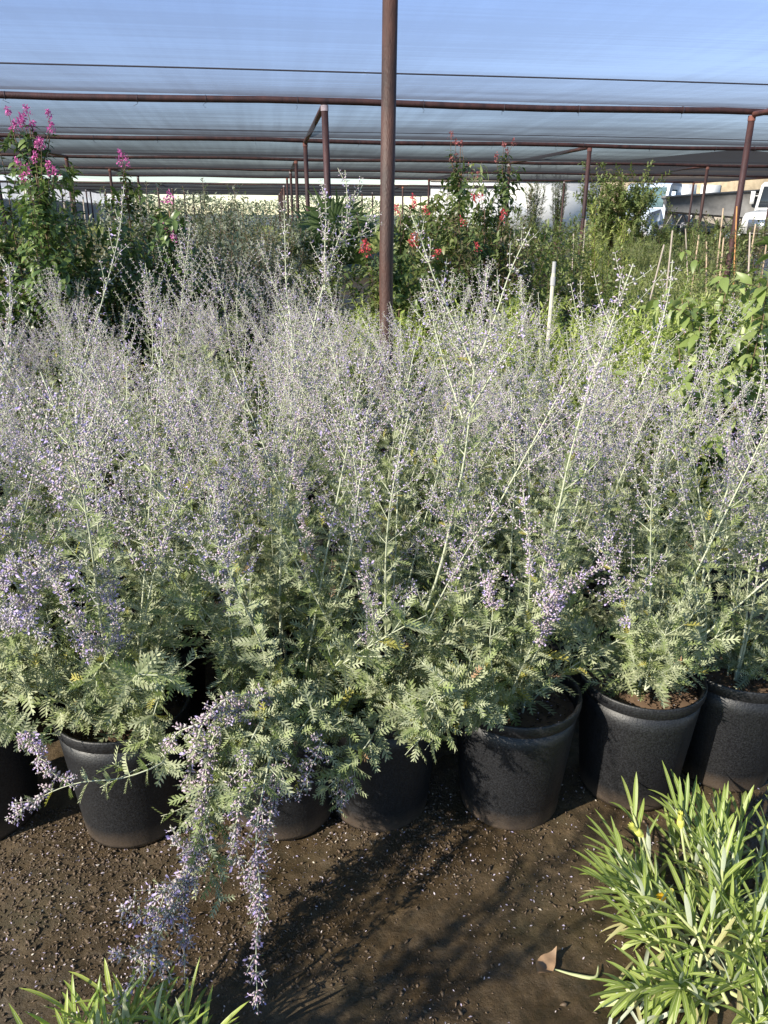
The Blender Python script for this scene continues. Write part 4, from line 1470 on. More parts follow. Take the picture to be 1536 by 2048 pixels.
for k, (px, d, v_, sc, lb) in enumerate([(900, 5.9, 0, .9, 'mid-green shrub at the foot of the red crape myrtles, just behind the yellow-green plants'),
                                         (1010, 6.2, 1, 1.0, 'mid-green shrub below the bronze-tinted shrub, behind the yellow-green plants'),
                                         (1085, 6.6, 0, 1.05, 'dark green rounded shrub behind the white riser pipe'),
                                         (1150, 7.4, 1, 1.05, 'dark green shrub left of the narrow upright conifer'),
                                         (690, 6.3, 1, .85, 'dark green shrub below the fan palm fronds')]):
    if v_ not in first:
        first[v_] = plant('green_shrub', lb, 'shrub', gxy(px, d), MD[v_], k, sc)
    else:
        copy_tree(first[v_], (*gxy(px, d), 0), k * 1.7, sc, lb, None)
# upright feathery shrub at the right of the middle
plant('upright_shrub', 'narrow upright feathery shrub, bright green, below the round tree', 'shrub', gxy(1222, 7.8),
      shrub(645, 1.6, 0.32, 16, 0.16, 0.022, 0.05, LANCE, 'lime_leaf', twigs=10, r0=0.006, up=1.0, spread=0.5), 0.2)

# fan palm
t = thing('fan_palm', 'green fan palm with spiky fronds behind the rusty posts', 'palm', (*gxy(665, 8.6), 0))
g = Geo()
woody(g, np.random.default_rng(3), (0, 0, 0), (0, 0, 1), 0.72, 0.08, 5, 0.02, 0.1, 10)
obj('trunk', (g, ['wood_stem'], True), t)
r = np.random.default_rng(51)
for k in range(17):
    az = k * 2.4
    el = [1.25, 0.95, 0.7, 0.45, 0.2][k % 5] + r.normal(0, 0.08)
    d = np.array([math.cos(az) * math.cos(el), math.sin(az) * math.cos(el), math.sin(el)])
    L = r.uniform(0.45, 0.65)
    g = Geo()
    pe = spline([np.array([0, 0, 0.70]), np.array([0, 0, 0.75]) + d * L * 0.5, np.array([0, 0, 0.72]) + d * L], 6)
    g.tube(pe, np.linspace(0.012, 0.007, 6), 5, 1)
    a = unit(np.cross(d, [0, 0, 1.0]))
    nn = np.cross(a, d)
    hub = pe[-1]
    nb = 26
    for q in range(nb):
        th = (q / (nb - 1) - 0.5) * 3.6
        dd = d * math.cos(th) + a * math.sin(th) + nn * 0.12 * abs(th)
        bl = 0.52 * (0.75 + 0.25 * math.cos(th)) * r.uniform(0.9, 1.05)
        side = unit(np.cross(dd, nn))
        w = 0.019
        sag = np.array([0, 0, -0.10 * r.uniform(0.3, 1.6)])
        p0, p1, p2 = hub, hub + dd * bl * 0.55, hub + dd * bl + sag * bl * 2
        v = [p0 - side * 0.004, p0 + side * 0.004, p1 - side * w + nn * 0.008, p1, p1 + side * w + nn * 0.008, p2]
        g.add(v, [(0, 3, 2), (0, 1, 3), (1, 4, 3), (2, 3, 5), (3, 4, 5)], 0)
    obj('frond', (g, ['palm_leaf', 'palm_leaf']), t)

# broad-leaved plant at the right edge
plant('broad_leaf_shrub', 'leafy shrub with broad drooping leaves at the right photo edge behind the sages', 'shrub', gxy(1525, 3.0),
      shrub(650, 1.36, 0.32, 19, 0.24, 0.034, 0.075, OVAL_DROOP, 'broad_leaf', twigs=10, droop=0.55, r0=0.007), 0.3)
plant('broad_leaf_shrub', 'second broad-leaved shrub tucked behind the one at the right photo edge', 'shrub', gxy(1590, 3.5),
      shrub(651, 1.36, 0.42, 13, 0.24, 0.034, 0.075, OVAL_DROOP, 'broad_leaf', twigs=9, droop=0.5, r0=0.007), 1.3)


# grasses and low growth
def tuft(seed, n, H, W, w, m, lean=0.35):
    r_ = np.random.default_rng(seed)
    g_ = Geo()
    for k in range(n):
        az, rr = r_.uniform(0, 6.28), W * math.sqrt(r_.random())
        b = np.array([math.cos(az) * rr, math.sin(az) * rr, 0])
        o = np.array([math.cos(az + r_.normal(0, .5)), math.sin(az + r_.normal(0, .5)), 0])
        h = H * r_.uniform(0.55, 1.1)
        ln = lean * r_.uniform(0.2, 1.3) * h
        s = np.array([-o[1], o[0], 0]) * w
        p1, p2 = b + o * ln * 0.35 + [0, 0, h * 0.6], b + o * ln + [0, 0, h]
        g_.add([b - s, b + s, p1 - s, p1 + s, p2], [(0, 1, 3), (0, 3, 2), (2, 3, 4)], 0)
    return g_.mesh('blades', [m])


TS = [tuft(700 + k, 420, 1.15, 0.3, 0.005, 'straw', 0.3) for k in range(2)]
TG = [tuft(710 + k, 420, 0.8, 0.36, 0.006, 'grass_green', 0.5) for k in range(2)]
r = np.random.default_rng(61)
k = 0
for d in (11.0, 12.2, 13.5, 15.0, 17.0):
    for px in range(-40, 560, 62):
        xx, yy = gxy(px + r.normal(0, 14), d + r.normal(0, .3))
        o = obj('ornamental_grass', TS[k % 2], None, (xx, yy, 0))
        o['kind'] = 'thing'
        o.scale = (1, 1, r.uniform(0.85, 1.1))
        tag(o, 'straw-yellow clump of tall grass in the field left of the fan palm', 'grass clump', 'yellow grass clumps at left')
        k += 1
for d in (9.5, 11.5):
    for px in (480, 530, 575):
        o = obj('ornamental_grass', TG[k % 2], None, (*gxy(px + r.normal(0, 8), d), 0))
        o.scale = (1, 1, 1.25)
        o['kind'] = 'thing'
        tag(o, 'tall green grass clump between the grey-green shrubs and the fan palm', 'grass clump', 'green grass clumps beside the palm')
        k += 1
# low green groundcover plants at the right, in rows
LOW = [shrub(720 + q, 0.8, 0.52, 34, 0.14, 0.022, 0.032, OVAL, 'grass_green', 'gaz_stem', twigs=6, r0=0.004) for q in range(2)]
first = {}
k = 0
for d in (7.6, 8.7, 9.8, 11.0):
    for px in range(1270, 1560, 62):
        v_ = k % 2
        lb, gp = 'low spreading green plant in the bed below the leaning far-right post', 'low plants in the right bed'
        loc = gxy(px + r.normal(0, 10), d + r.normal(0, 0.15))
        if v_ not in first:
            first[v_] = plant('low_plant', lb, 'plant', loc, LOW[v_], k, 1.15, gp)
        else:
            copy_tree(first[v_], (*loc, 0), r.uniform(0, 6), r.uniform(1.0, 1.3), lb, gp)
        k += 1
HG = [shrub(730 + q, 1.2, 0.5, 26, 0.16, 0.024, 0.04, LANCE, 'grass_green', 'gaz_stem', twigs=8, r0=0.005) for q in range(2)]
first = {}
for k in range(9):
    v_ = k % 2
    lb, gp = 'rounded green shrub in the clipped row before the parked trucks', 'green shrub row before the trucks'
    loc = gxy(1175 + 34 * k, 13.0)
    if v_ not in first:
        first[v_] = plant('row_shrub', lb, 'shrub', loc, HG[v_], k, 1.0, gp)
    else:
        copy_tree(first[v_], (*loc, 0), k * 1.1, r.uniform(0.92, 1.08), lb, gp)
# dark bushes farther back with a few white blooms
DK = [shrub(740 + q, 1.7, 0.8, 22, 0.26, 0.03, 0.06, OVAL, 'mid_leaf', twigs=9, r0=0.008) for q in range(2)]
first = {}
for k, (px, d) in enumerate([(1245, 17), (1300, 16.5), (1350, 17), (1400, 16.5), (1450, 17.2), (1170, 18), (1100, 18.5), (1040, 18), (960, 16), (1500, 17)]):
    v_ = k % 2
    lb, gp = 'dark bush in the far row at the foot of the white wall and trucks', 'dark bushes in the far right row'
    if v_ not in first:
        first[v_] = plant('dark_bush', lb, 'shrub', gxy(px, d), DK[v_], k, 1.0, gp)
    else:
        copy_tree(first[v_], (*gxy(px, d), 0), k * 1.9, r.uniform(0.85, 1.0), lb, gp)
t = plant('flowering_bush', 'bush with a few white blooms before the grey dump trailer', 'shrub', gxy(1330, 14.5),
          shrub(745, 1.1, 0.7, 18, 0.24, 0.03, 0.06, OVAL, 'mid_leaf', twigs=9, r0=0.008), 0.4)
flowers_at(t, 'white_petal', [(1258, 465, 14.3), (1322, 458, 14.3), (1290, 470, 14.2), (1365, 452, 14.3)], 26, 0.03, 0.05, 0.05, 'white_bloom', False)

# round tree at the right
t = thing('round_tree', 'round dark green young tree standing left of the parked trucks', 'tree', (*gxy(1232, 17.5), 0))
A, B, C, lm, sm = shrub(750, 2.55, 0.95, 34, 0.4, 0.045, 0.085, OVAL, 'mid_leaf', trunk=0.7, twigs=14, r0=0.016, up=0.2)
obj('trunk', (A, [sm], True), t)
obj('crown', (B, [lm]), t)

# staked climbers at far right
r = np.random.default_rng(71)
for k, (px, d) in enumerate([(1410, 9.0), (1450, 9.3), (1490, 8.8), (1530, 9.2), (1565, 9.0)]):
    x, y = gxy(px, d)
    t = plant('staked_climber', 'thin climbing plant tied to bamboo canes, beside the leaning far-right post', 'climber', (x, y),
              shrub(760 + k, 1.65, 0.16, 5, 0.18, 0.04, 0.045, OVAL, 'bronze_leaf' if k % 2 else 'mid_leaf', twigs=8, r0=0.006), group='staked climbers at right')
    for q in range(1 + k % 2):
        g = Geo()
        a = np.array([r.normal(0, .08), r.normal(0, .08), 0])
        g.tube([a, a + [r.normal(0, .16), r.normal(0, .1), r.uniform(1.2, 1.6)]], 0.008, 6)
        obj('cane', (g, ['orange_bamboo' if (k + q) % 5 == 3 else 'bamboo'], True), t)

# white riser pipe
t = thing('riser_pipe', 'white plastic riser pipe with grey cap standing among the yellow-green plants', 'pipe', (*gxy(1117, 4.75), 0))
g = Geo()
g.tube([(0, 0, -0.1), (0, 0, 1.17)], 0.0115, 12)
obj('pipe', (g, ['pvc'], True), t)
g = Geo()
g.tube([(0, 0, 1.10), (0, 0, 1.15)], 0.015, 12)
g.tube([(0, 0, 1.17), (0, 0, 1.235)], 0.011, 12)
obj('cap', (g, ['pvc_cap'], True), t)

# loose stakes
for k, (p0, p1, d, lb) in enumerate([((1305, 580), (1328, 490), 7.2, 'white stake leaning right, shorter of the pair in the low green bed'),
                                     ((1338, 530), (1345, 462), 7.6, 'taller white stake of the pair in the low green bed'),
                                     ((1498, 520), (1500, 465), 8.0, 'pale stake standing at the right edge among the climbers'),
                                     ((1145, 530), (1147, 468), 9.0, 'thin pale stake left of the narrow upright shrub'),
                                     ((1182, 530), (1180, 470), 8.6, 'thin pale stake in front of the round tree'),
                                     ((1168, 480), (1171, 440), 11.0, 'far pale stake under the round tree'),
                                     ((1372, 480), (1371, 458), 11.0, 'short pale stake in the far green row'),
                                     ((75, 490), (65, 372), 7.8, 'pale stake leaning beside the pink crape myrtles'),
                                     ((50, 480), (49, 372), 8.2, 'grey upright stake behind the pink crape myrtles')]):
    a, b = pt(*p0, d), pt(*p1, d)
    a2 = a + (a - b) / np.linalg.norm(a - b) * (a[2] / max((b - a)[2] / np.linalg.norm(b - a), .3))
    g = Geo()
    g.tube([a2, b], 0.0075, 8)
    g.tube([b, b + (b - a2) * 0.004], [0.0075, 0.004], 8)
    tag(obj('garden_stake', (g, ['stake'], True)), lb, 'stake')
# pale tree stakes in the far left field
for k, (px, d) in enumerate([(130, 14), (165, 14), (270, 15), (300, 16), (345, 17), (385, 18), (250, 13.5), (215, 15.5), (400, 15), (440, 16)]):
    x, y = gxy(px, d)
    g = Geo()
    g.tube([(0, 0, -.1), (r.normal(0, .05), 0, r.uniform(1.45, 1.75))], 0.013, 7)
    o = obj('tree_stake', (g, ['stake'], True), None, (x, y, 0))
    tag(o, 'pale wooden tree stake standing in the yellow grass field at left', 'stake', 'tree stakes in the grass field')

# ------------------------------------------------------------------ far things at right: wall, building, trucks
def frame_at(px, d, rz=0.0):
    x, y = gxy(px, d)
    return (x, y, 0), -HEAD + rz


loc, rz = frame_at(1090, 36)
t = thing('boundary_wall', 'long white boundary wall far behind the red crape myrtles', 'wall', loc, rz)
g = Geo()
g.box((-5, 0, 0), (2.3, 0.2, 2.75))
obj('wall_panel', (g, ['white_wall']), t)
g = Geo()
g.box((-5.05, -0.05, 2.752), (2.35, 0.25, 2.85))
obj('coping', (g, ['tan_roof']), t)
CY = []
for q in range(2):
    A, B, C, lm, sm = shrub(770 + q, 3.2, 0.3, 20, 0.2, 0.03, 0.07, LANCE, 'mid_leaf', twigs=20, r0=0.012, up=1.2, spread=0.5)
    CY.append((A, B, C, lm, sm))
for k, (px, d, lb) in enumerate([(1068, 30, 'dark columnar cypress in front of the white wall, left one of two'), (1117, 30, 'dark columnar cypress in front of the white wall, right one of two')]):
    t = thing('cypress', lb, 'tree', (*gxy(px, d), 0), 0.5 * k)
    obj('trunk', (CY[k][0], ['wood_stem'], True), t)
    obj('crown', (CY[k][1], ['myrtle_leaf']), t)

loc, rz = frame_at(1420, 52)
t = thing('building', 'low tan building with bare board walls behind the trucks', 'building', loc, rz)
g = Geo()
g.box((-6.5, 0, 0), (9, 6, 4.3))
obj('wall', (g, ['tan_wall']), t)
g = Geo()
g.prism([(-6.8, 4.302), (9.3, 4.302), (9.3, 4.45), (1.2, 5.2), (-6.8, 4.45)], -0.3, 6.3)
obj('roof', (g, ['tan_roof']), t)
for x0, mat in ((-0.8, 'truck_white'), (3.0, 'truck_dark')):
    g = Geo()
    g.box((x0, -0.06, 1.8), (x0 + 1.2, -0.003, 3.2))
    obj('window', (g, [mat]), t)


def wheel(parent, x, y, z, rad=0.5, w=0.28):
    g_ = Geo()
    g_.lathe([(rad * 0.55, -w / 2), (rad * 0.95, -w / 2), (rad, -w * 0.35), (rad, w * 0.35), (rad * 0.95, w / 2), (rad * 0.55, w / 2)], 28)
    rt = np.array([[1, 0, 0], [0, 0, 1], [0, -1, 0]], float)
    v_, t_, m_ = g_.arrays()
    g_.v = [v_ @ rt.T]
    o = obj('wheel', (g_, ['truck_dark'], True), parent, (x, y, z))
    g_ = Geo()
    g_.lathe([(0, -w * 0.3), (rad * 0.2, -w * 0.42), (rad * 0.3, -w * 0.25), (rad * 0.56, -w * 0.46), (rad * 0.56, w * 0.46), (0, w * 0.3)], 24)
    v_, t_, m_ = g_.arrays()
    g_.v = [v_ @ rt.T]
    obj('rim', (g_, ['chrome'], True), o)


def truck(label, px, d, rz, body, glass):
    """bonneted lorry tractor, nose toward local -x, drawn side on"""
    loc_, rr = frame_at(px, d, rz)
    t_ = thing('truck', label, 'truck', loc_, rr)
    g_ = Geo()
    g_.prism([(-0.9, 0.75), (1.1, 0.75), (1.1, 2.75), (0.95, 2.9), (-0.25, 2.9), (-0.55, 2.75), (-0.85, 1.75)], -1.05, 1.05)
    obj('cab', (g_, [body]), t_)
    g_ = Geo()
    g_.prism([(-2.45, 0.7), (-0.902, 0.7), (-0.855, 1.72), (-2.2, 1.55), (-2.42, 1.35)], -0.85, 0.85)
    obj('bonnet', (g_, [body]), t_)
    g_ = Geo()
    g_.box((-2.5, -0.55, 0.75), (-2.455, 0.55, 1.3))
    obj('grille', (g_, ['chrome']), t_)
    for s in (-1, 1):
        g_ = Geo()
        g_.box((-2.47, s * 0.72 - 0.12, 0.95), (-2.40, s * 0.72 + 0.12, 1.2))
        obj('headlight', (g_, ['light_lens']), t_)
        g_ = Geo()
        g_.prism([(-0.45, 1.78), (0.45, 1.78), (0.45, 2.6), (-0.18, 2.6)], s * 1.052, s * 1.062)
        obj('side_window', (g_, [glass]), t_)
        g_ = Geo()
        g_.tube([(-0.62, s * 1.06, 2.3), (-0.65, s * 1.3, 2.3)], 0.02, 6)
        g_.box((-0.72, s * 1.3 - 0.09, 1.95), (-0.62, s * 1.3 + 0.09, 2.5))
        obj('mirror', (g_, [body]), t_)
        g_ = Geo()
        g_.tube([(0.0, 0, 0), (0.15, 0, 0)], 0.015, 6)
        o_ = obj('handle', (g_, ['chrome']), t_, (0.3, s * 1.07, 1.55))
        wheel(t_, -1.7, s * 0.95, 0.5)
        wheel(t_, 1.7, s * 0.95, 0.5)
        g_ = Geo()
        th = np.linspace(0.05, PI - 0.05, 9)
        g_.tube(np.stack([-1.7 + 0.62 * np.cos(th), np.full(9, s * 0.95), 0.5 + 0.62 * np.sin(th)], 1), 0.09, 6)
        obj('mudguard', (g_, [body], True), t_)
    g_ = Geo()
    g_.prism([(-0.86, 1.80), (-0.565, 2.68), (-0.60, 2.70), (-0.895, 1.82)], -0.9, 0.9)
    obj('windscreen', (g_, [glass]), t_)
    g_ = Geo()
    g_.box((-2.3, -0.4, 0.45), (2.8, 0.4, 0.698))
    obj('chassis', (g_, ['truck_dark']), t_)
    g_ = Geo()
    g_.tube([(1.25, 0.9, 0.8), (1.25, 0.9, 3.1)], 0.07, 10)
    obj('exhaust', (g_, ['chrome'], True), t_)
    return t_


truck('pale blue truck parked with its windscreen toward the nursery, right of the round tree', 1300, 41, 0.9, 'truck_blue', 'glass')
truck('white truck cab with dark side window at the right photo edge', 1570, 38, 0.75, 'truck_white', 'glass_dark')

loc, rz = frame_at(1395, 40)
t = thing('dump_trailer', 'long grey dump trailer on a trussed frame between the two trucks', 'trailer', loc, rz - 0.12)
g = Geo()
g.prism([(-1.6, 1.62), (2.6, 1.32), (3.0, 2.55), (-1.8, 2.2)], -1.1, 1.1)
obj('body', (g, ['trailer_grey']), t)
g = Geo()
g.box((-1.85, -1.16, 2.19), (-1.75, 1.16, 2.30), at=(0, 0, 0))
g.tube([(-1.8, -1.15, 2.24), (3.0, -1.15, 2.58)], 0.05, 8)
g.tube([(-1.8, 1.15, 2.24), (3.0, 1.15, 2.58)], 0.05, 8)
obj('top_rail', (g, ['trailer_grey']), t)
g = Geo()
for s in (-0.9, 0.9):
    g.tube([(-1.9, s, 1.0), (3.0, s, 1.0)], 0.04, 6)
    g.tube([(-1.6, s, 1.58), (2.6, s, 1.30)], 0.03, 6)
    for k in range(9):
        x = -1.6 + 0.47 * k
        g.tube([(x, s, 1.0), (x + 0.235, s, 1.5 - 0.025 * k)], 0.025, 5)
        g.tube([(x + 0.235, s, 1.5 - 0.025 * k), (x + 0.47, s, 1.0)], 0.025, 5)
obj('truss_frame', (g, ['weld'], True), t)
for x in (1.4, 2.4):
    for s in (-1, 1):
        wheel(t, x, s * 0.95, 0.48, 0.48)
# leaning sheets beside the trailer
loc, rz = frame_at(1377, 43)
g = Geo()
g.box((-0.55, 0, 2.1), (0.35, 0.03, 2.95))
g.box((-0.5, 0.002, 0.0), (-0.4, 0.028, 2.1))
g.box((0.2, 0.002, 0.0), (0.3, 0.028, 2.1))
o = obj('site_board', (g, ['truck_white']), None, loc)
o.rotation_euler = (-0.1, 0, rz)
tag(o, 'blank white board on posts above the grey dump trailer', 'board')
loc, rz = frame_at(1430, 44)
t = thing('earth_bank', 'bank of grey-tan earth heaped behind the dump trailer', 'earth bank', loc, rz)
g = Geo()
xg, yg = np.meshgrid(np.linspace(-4, 5, 70), np.linspace(-1.2, 1.5, 30))
zg = 2.1 * np.clip(1 - (yg / 1.5) ** 2, 0, 1) * np.clip(1.15 - (np.abs(xg - 0.5) / 4.5) ** 3, 0, 1) * (0.8 + 0.35 * vnoise(xg * 2, yg * 2, 81)) - 0.05
v = np.stack([xg, yg, zg], -1).reshape(-1, 3)
i0 = (np.arange(29)[:, None] * 70 + np.arange(69)[None]).ravel()
g.add(v, np.concatenate([np.stack([i0, i0 + 1, i0 + 71], 1), np.stack([i0, i0 + 71, i0 + 70], 1)]))
obj('heap', (g, [plain('grey_earth', (0.33, 0.29, 0.24), 0.9, 0.2, 0.4, 3, bump=0.8, bscale=12)], True), t)

# far hedges that close the view, under and beyond the second shade house
r = np.random.default_rng(91)
g = Geo()
n = 48000
x = r.uniform(-60, 60, n)
hgt = 1.6 + 1.6 * vnoise(x * 0.35, x * 0 + 0.3, 92)
z = hgt * r.random(n) ** 0.7
y = 74 + r.uniform(-2, 2, n) + 0.02 * np.abs(x)
g.batch(OVAL[0], OVAL[1], frames(r.normal(0, 1, (n, 3)), r.normal(0, 1, (n, 3)), r.uniform(0.12, 0.3, n)), np.stack([x, y, z], 1))
tag(obj('treeline', (g, ['olive_leaf'])), 'far sunlit treeline beyond the second shade house', 'treeline', kind='stuff')
g = Geo()
r = np.random.default_rng(93)
n = 14000
px = r.uniform(-60, 1000, n)
dd = r.uniform(19, 34, n)
c = np.array([gxy(a, b) for a, b in zip(px[:2000], dd[:2000])])
c = c[r.integers(0, 2000, n)] + r.normal(0, 0.3, (n, 2))
g.batch(LANCE[0], LANCE[1], frames(r.normal(0, .6, (n, 3)) + [0, 0, .8], r.normal(0, 1, (n, 3)), r.uniform(0.15, 0.35, n)), np.column_stack([c, r.uniform(0, 0.85, n)]))
tag(obj('field_crop', (g, ['grass_green'])), 'far beds of low green and straw growth under the shade house', 'field', kind='stuff')


# ------------------------------------------------------------------ gazanias in the foreground
def strap(g_, r_, b, d, up, L, w, bend, m=0, rib=0):
    """long strappy leaf"""
    n = 7
    d = unit(d)
    side = unit(np.cross(d, up) + 1e-6)
    p, v, t_ = np.array(b, float), [], []
    cur = d.copy()
    for k in range(n):
        f = k / (n - 1)
        wd = w * (0.30 + 0.70 * math.sin(PI * min(1, 0.18 + 0.72 * f)) ** 1.0) * (1 if f < 0.8 else (1 - f) / 0.2 * 0.9 + 0.1)
        nn = unit(np.cross(side, cur))
        v += [p - side * wd + nn * wd * 0.35, p, p + side * wd + nn * wd * 0.35]
        cur = unit(cur + np.array([0, 0, -bend / n]))
        p = p + cur * L / (n - 1)
    for k in range(n - 1):
        a = 3 * k
        t_ += [(a, a + 1, a + 4), (a, a + 4, a + 3), (a + 1, a + 2, a + 5), (a + 1, a + 5, a + 4)]
    if rib:
        va = np.array(v).reshape(n, 3, 3)
        mid = va[:, 1] * 1.0
        w_ = (va[:, 2] - va[:, 0]) * 0.05
        u_ = unit((va[:, 0] + va[:, 2]) / 2 - mid + 1e-9) * 0.0007
        v2 = np.stack([mid - w_ + u_, mid + w_ + u_], 1).reshape(-1, 3)
        t2 = [x for k in range(n - 2) for x in ((2 * k, 2 * k + 1, 2 * k + 3), (2 * k, 2 * k + 3, 2 * k + 2))]
        g_.add(v2, t2, rib)
    g_.add(v, t_, m)


def rosette(A, B, r_, c, h, d, nleaf, L, w, root):
    """a gazania stem with leaves crowding its upper part"""
    top = np.array(c) + np.array(d) * h
    path = spline([root, (np.array(root) + top) / 2 + r_.normal(0, 0.012, 3) + [0, 0, -0.01], top], 8)
    A.tube(path, np.linspace(0.0042, 0.0032, 8), 6, 0)
    s = arc(path)
    for k in range(nleaf):
        f = 0.45 + 0.55 * k / nleaf
        p, dd = along(path, s, s[-1] * f)
        a, b = perp(dd)
        th = k * 2.4 + r_.normal(0, .2)
        o = a * math.cos(th) + b * math.sin(th)
        el = 0.45 + 0.9 * (k / nleaf)
        ld = o * math.cos(el) + dd * math.sin(el) + [0, 0, 0.3]
        strap(B, r_, p, ld, np.array([0, 0, 1.0]) + 0.3 * dd, L * r_.uniform(0.7, 1.15), w * r_.uniform(0.7, 1.15), r_.uniform(0.2, 1.3), 2 if k < 2 and r_.random() < 0.35 else 0, 1)


def gazania(label, spots, root, mats, L, w, nleaf, seed, buds, trails=()):
    r_ = np.random.default_rng(seed)
    t_ = thing('gazania', label, 'plant', (root[0], root[1], 0))
    o = np.array([root[0], root[1], 0])
    A, B = Geo(), Geo()
    for (x_, y_, h_) in spots:
        c = np.array([x_, y_, 0.02]) - o
        rt = np.array([c[0] * 0.55 + r_.normal(0, .03), c[1] * 0.55 + r_.normal(0, .03), 0.015])
        rosette(A, B, r_, c, h_, unit(np.array([c[0] * 1.2, c[1] * 1.2, 0.25]) + r_.normal(0, .08, 3)), nleaf, L, w, rt)
    obj('stems', (A, [mats[1]], True), t_)
    for (p_, az_, L_, w_, el_) in trails:
        d_ = np.array([math.cos(az_) * math.cos(el_), math.sin(az_) * math.cos(el_), math.sin(el_)])
        strap(B, r_, p_ - o, d_, np.array([r_.normal(0, .6), r_.normal(0, .6), 1.0]), L_, w_, r_.uniform(1.0, 2.4), int(r_.choice([1, 3, 3, 0, 2], p=[.3, .25, .25, .1, .1])))
    obj('leaves', (B, [mats[0], mats[1], 'straw', 'gaz_silver'], True), t_)
    for k, (p, d, op) in enumerate(buds):
        g_ = Geo()
        p = np.array(p) - o
        d = unit(d)
        st = spline([np.array([p[0] * 0.6, p[1] * 0.6, 0.05]), p * [0.85, .85, 0.6], p], 7)
        g_.tube(st, np.linspace(0.0035, 0.003, 7), 6, 0)
        g_.tube([p, p + d * 0.012, p + d * 0.024], [0.004, 0.0095, 0.007], 8, 1)
        a, b = perp(d)
        for q in range(9):
            th = q * 0.698
            oo = a * math.cos(th) + b * math.sin(th)
            strap(g_, r_, p + d * 0.02 + oo * 0.005, d + oo * op, -oo + d * 0.1, 0.026, 0.003, 0.1, 2)
        obj('flower', (g_, ['gaz_stem', 'yellow_bud', 'yellow_petal' if op > 0.15 else 'yellow_bud'], True), t_)
    return t_


r = np.random.default_rng(95)
trail = []
for _ in range(34):
    trail.append((ground(r.uniform(1220, 1500), r.uniform(1830, 2040), 0.02), r.uniform(2.6, 5.2), r.uniform(0.06, 0.13), r.uniform(0.003, 0.006), r.uniform(0.05, 0.9)))
spots = []
for px, py, zz, n_ in [(1330, 1760, .13, 4), (1400, 1690, .18, 5), (1480, 1680, .20, 6), (1530, 1760, .2, 5), (1420, 1830, .13, 6), (1500, 1880, .13, 6), (1340, 1860, .08, 3), (1300, 1800, .08, 2),
                       (1560, 1650, .2, 4), (1580, 1850, .2, 4), (1420, 1950, .08, 4), (1520, 2000, .1, 4), (1310, 1960, .05, 2)]:
    for _ in range(n_):
        p = ground(px + r.normal(0, 22), py + r.normal(0, 22), zz)
        spots.append((p[0], p[1], zz * r.uniform(.8, 1.15)))
root = ground(1500, 1990, 0.0)
bd = [(ground(1285, 1672, 0.17), np.array([-0.7, 0.1, 0.75]), 0.12), (ground(1362, 1655, 0.2), np.array([-.2, 0, 1]), 0.05), (ground(1345, 1780, 0.13), np.array([-0.8, -.4, 0.1]), 0.2), (ground(1530, 1652, .2), np.array([.6, -.4, .3]), 0.5)]
gazania('lush gazania with strappy green leaves and yellow buds at lower right', spots, root, ('gaz_leaf', 'gaz_stem'), 0.110, 0.0054, 12, 96, bd, trail)
spots = []
for px, py, zz, n_ in [(150, 2070, .07, 3), (215, 2055, .08, 4), (290, 2060, .08, 5), (345, 2090, .07, 4), (250, 2120, .09, 4), (110, 2130, .08, 3)]:
    for _ in range(n_):
        p = ground(px + r.normal(0, 18), py + r.normal(0, 16), zz)
        spots.append((p[0], p[1], zz * r.uniform(.8, 1.1)))
root = ground(240, 2190, 0.0)
gazania('yellow-green gazania with narrow upright leaves at lower left', spots, root, ('gaz_pale', 'gaz_stem'), 0.105, 0.0042, 7, 97, [])

# dry leaf on the ground
g = Geo()
c = ground(1092, 1935)
lv, lt = oval_leaf(0.5, 0.2, 0.0, 1.0, 9)
lv = lv - [0.5, 0, 0]
lv[:, 2] += 1.1 * lv[:, 0] ** 2 - 0.25 * lv[:, 0] * np.abs(lv[:, 1]) * 3 + 0.05 * np.sin(lv[:, 0] * 14)
g.add(lv * 0.075, lt)
o = obj('dry_leaf', (g, ['dead_leaf'], True), None, (c[0], c[1], relief(c[0], c[1]) + 0.006))
o.rotation_euler = (0.1, -0.1, 0.7)
tag(o, 'curled brown dry leaf lying on the mud beside the right gazania', 'leaf')
g = Geo()
p = spline([ground(1108, 1938, .008), ground(1150, 1950, .006), ground(1190, 1955, .006), ground(1197, 1930, .008)], 12)
g.tube(p, np.concatenate([np.linspace(0.0015, 0.004, 6), np.linspace(0.004, 0.0012, 6)]), 6)
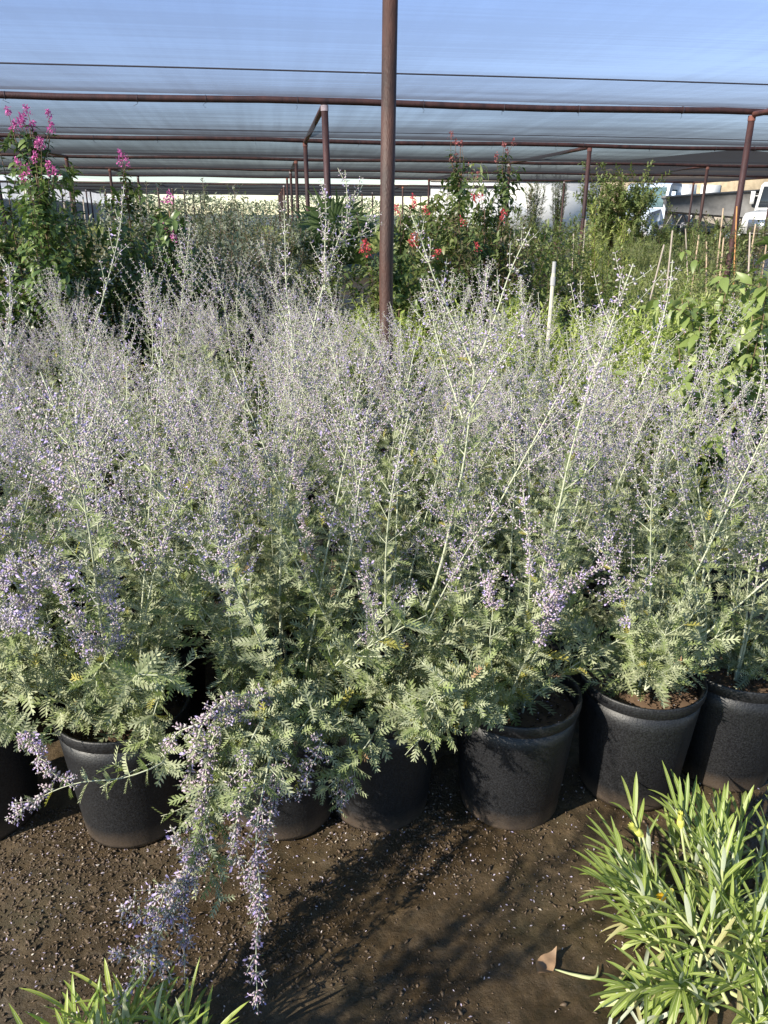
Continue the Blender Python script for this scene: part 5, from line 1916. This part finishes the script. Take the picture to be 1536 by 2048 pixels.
tag(obj('withered_stalk', (g, ['gaz_stem'], True)), 'withered yellow stalk curled next to the brown dry leaf', 'stalk')

# ------------------------------------------------------------------ light
SUN_AZ = HEAD + R(55) + PI          # compass bearing (clockwise from +y) the sun stands at
SUN_EL = R(30)
sd = Vector((math.sin(SUN_AZ) * math.cos(SUN_EL), math.cos(SUN_AZ) * math.cos(SUN_EL), math.sin(SUN_EL)))
sun = bpy.data.lights.new('sun', 'SUN')
sun.energy = 5.0
sun.angle = R(0.53)
sun.color = (1.0, 0.92, 0.78)
so = bpy.data.objects.new('sun', sun)
COL.objects.link(so)
so.rotation_euler = (-sd).to_track_quat('-Z', 'Y').to_euler()
w = bpy.data.worlds.new('World')
S.world = w
w.use_nodes = True
nt = w.node_tree
nt.nodes.clear()
sky = nt.nodes.new('ShaderNodeTexSky')
sky.sky_type = 'NISHITA'
sky.sun_disc = False
sky.sun_elevation = SUN_EL
sky.sun_rotation = SUN_AZ % (2 * PI)
sky.air_density = 1.0
sky.dust_density = 0.0
sky.ozone_density = 3.0
bg = nt.nodes.new('ShaderNodeBackground')
bg.inputs[1].default_value = 0.107
out = nt.nodes.new('ShaderNodeOutputWorld')
nt.links.new(sky.outputs[0], bg.inputs[0])
nt.links.new(bg.outputs[0], out.inputs[0])

# ------------------------------------------------------------------ camera and render
cam = bpy.data.cameras.new('camera')
cam.sensor_fit = 'VERTICAL'
cam.sensor_height = 24
cam.lens = 24 * FPX / 2048
cam.clip_end = 1500
cam.clip_start = 0.02
co = bpy.data.objects.new('camera', cam)
COL.objects.link(co)
mt = Matrix(((CR[0], CU[0], -CF[0], CAM[0]), (CR[1], CU[1], -CF[1], CAM[1]), (CR[2], CU[2], -CF[2], CAM[2]), (0, 0, 0, 1)))
co.matrix_world = mt
S.camera = co
S.view_settings.view_transform = 'Standard'
S.view_settings.look = 'None'
S.view_settings.exposure = 1.0
S.view_settings.gamma = 1.0
S.cycles.max_bounces = 8
S.cycles.transparent_max_bounces = 24
S.cycles.use_denoising = True
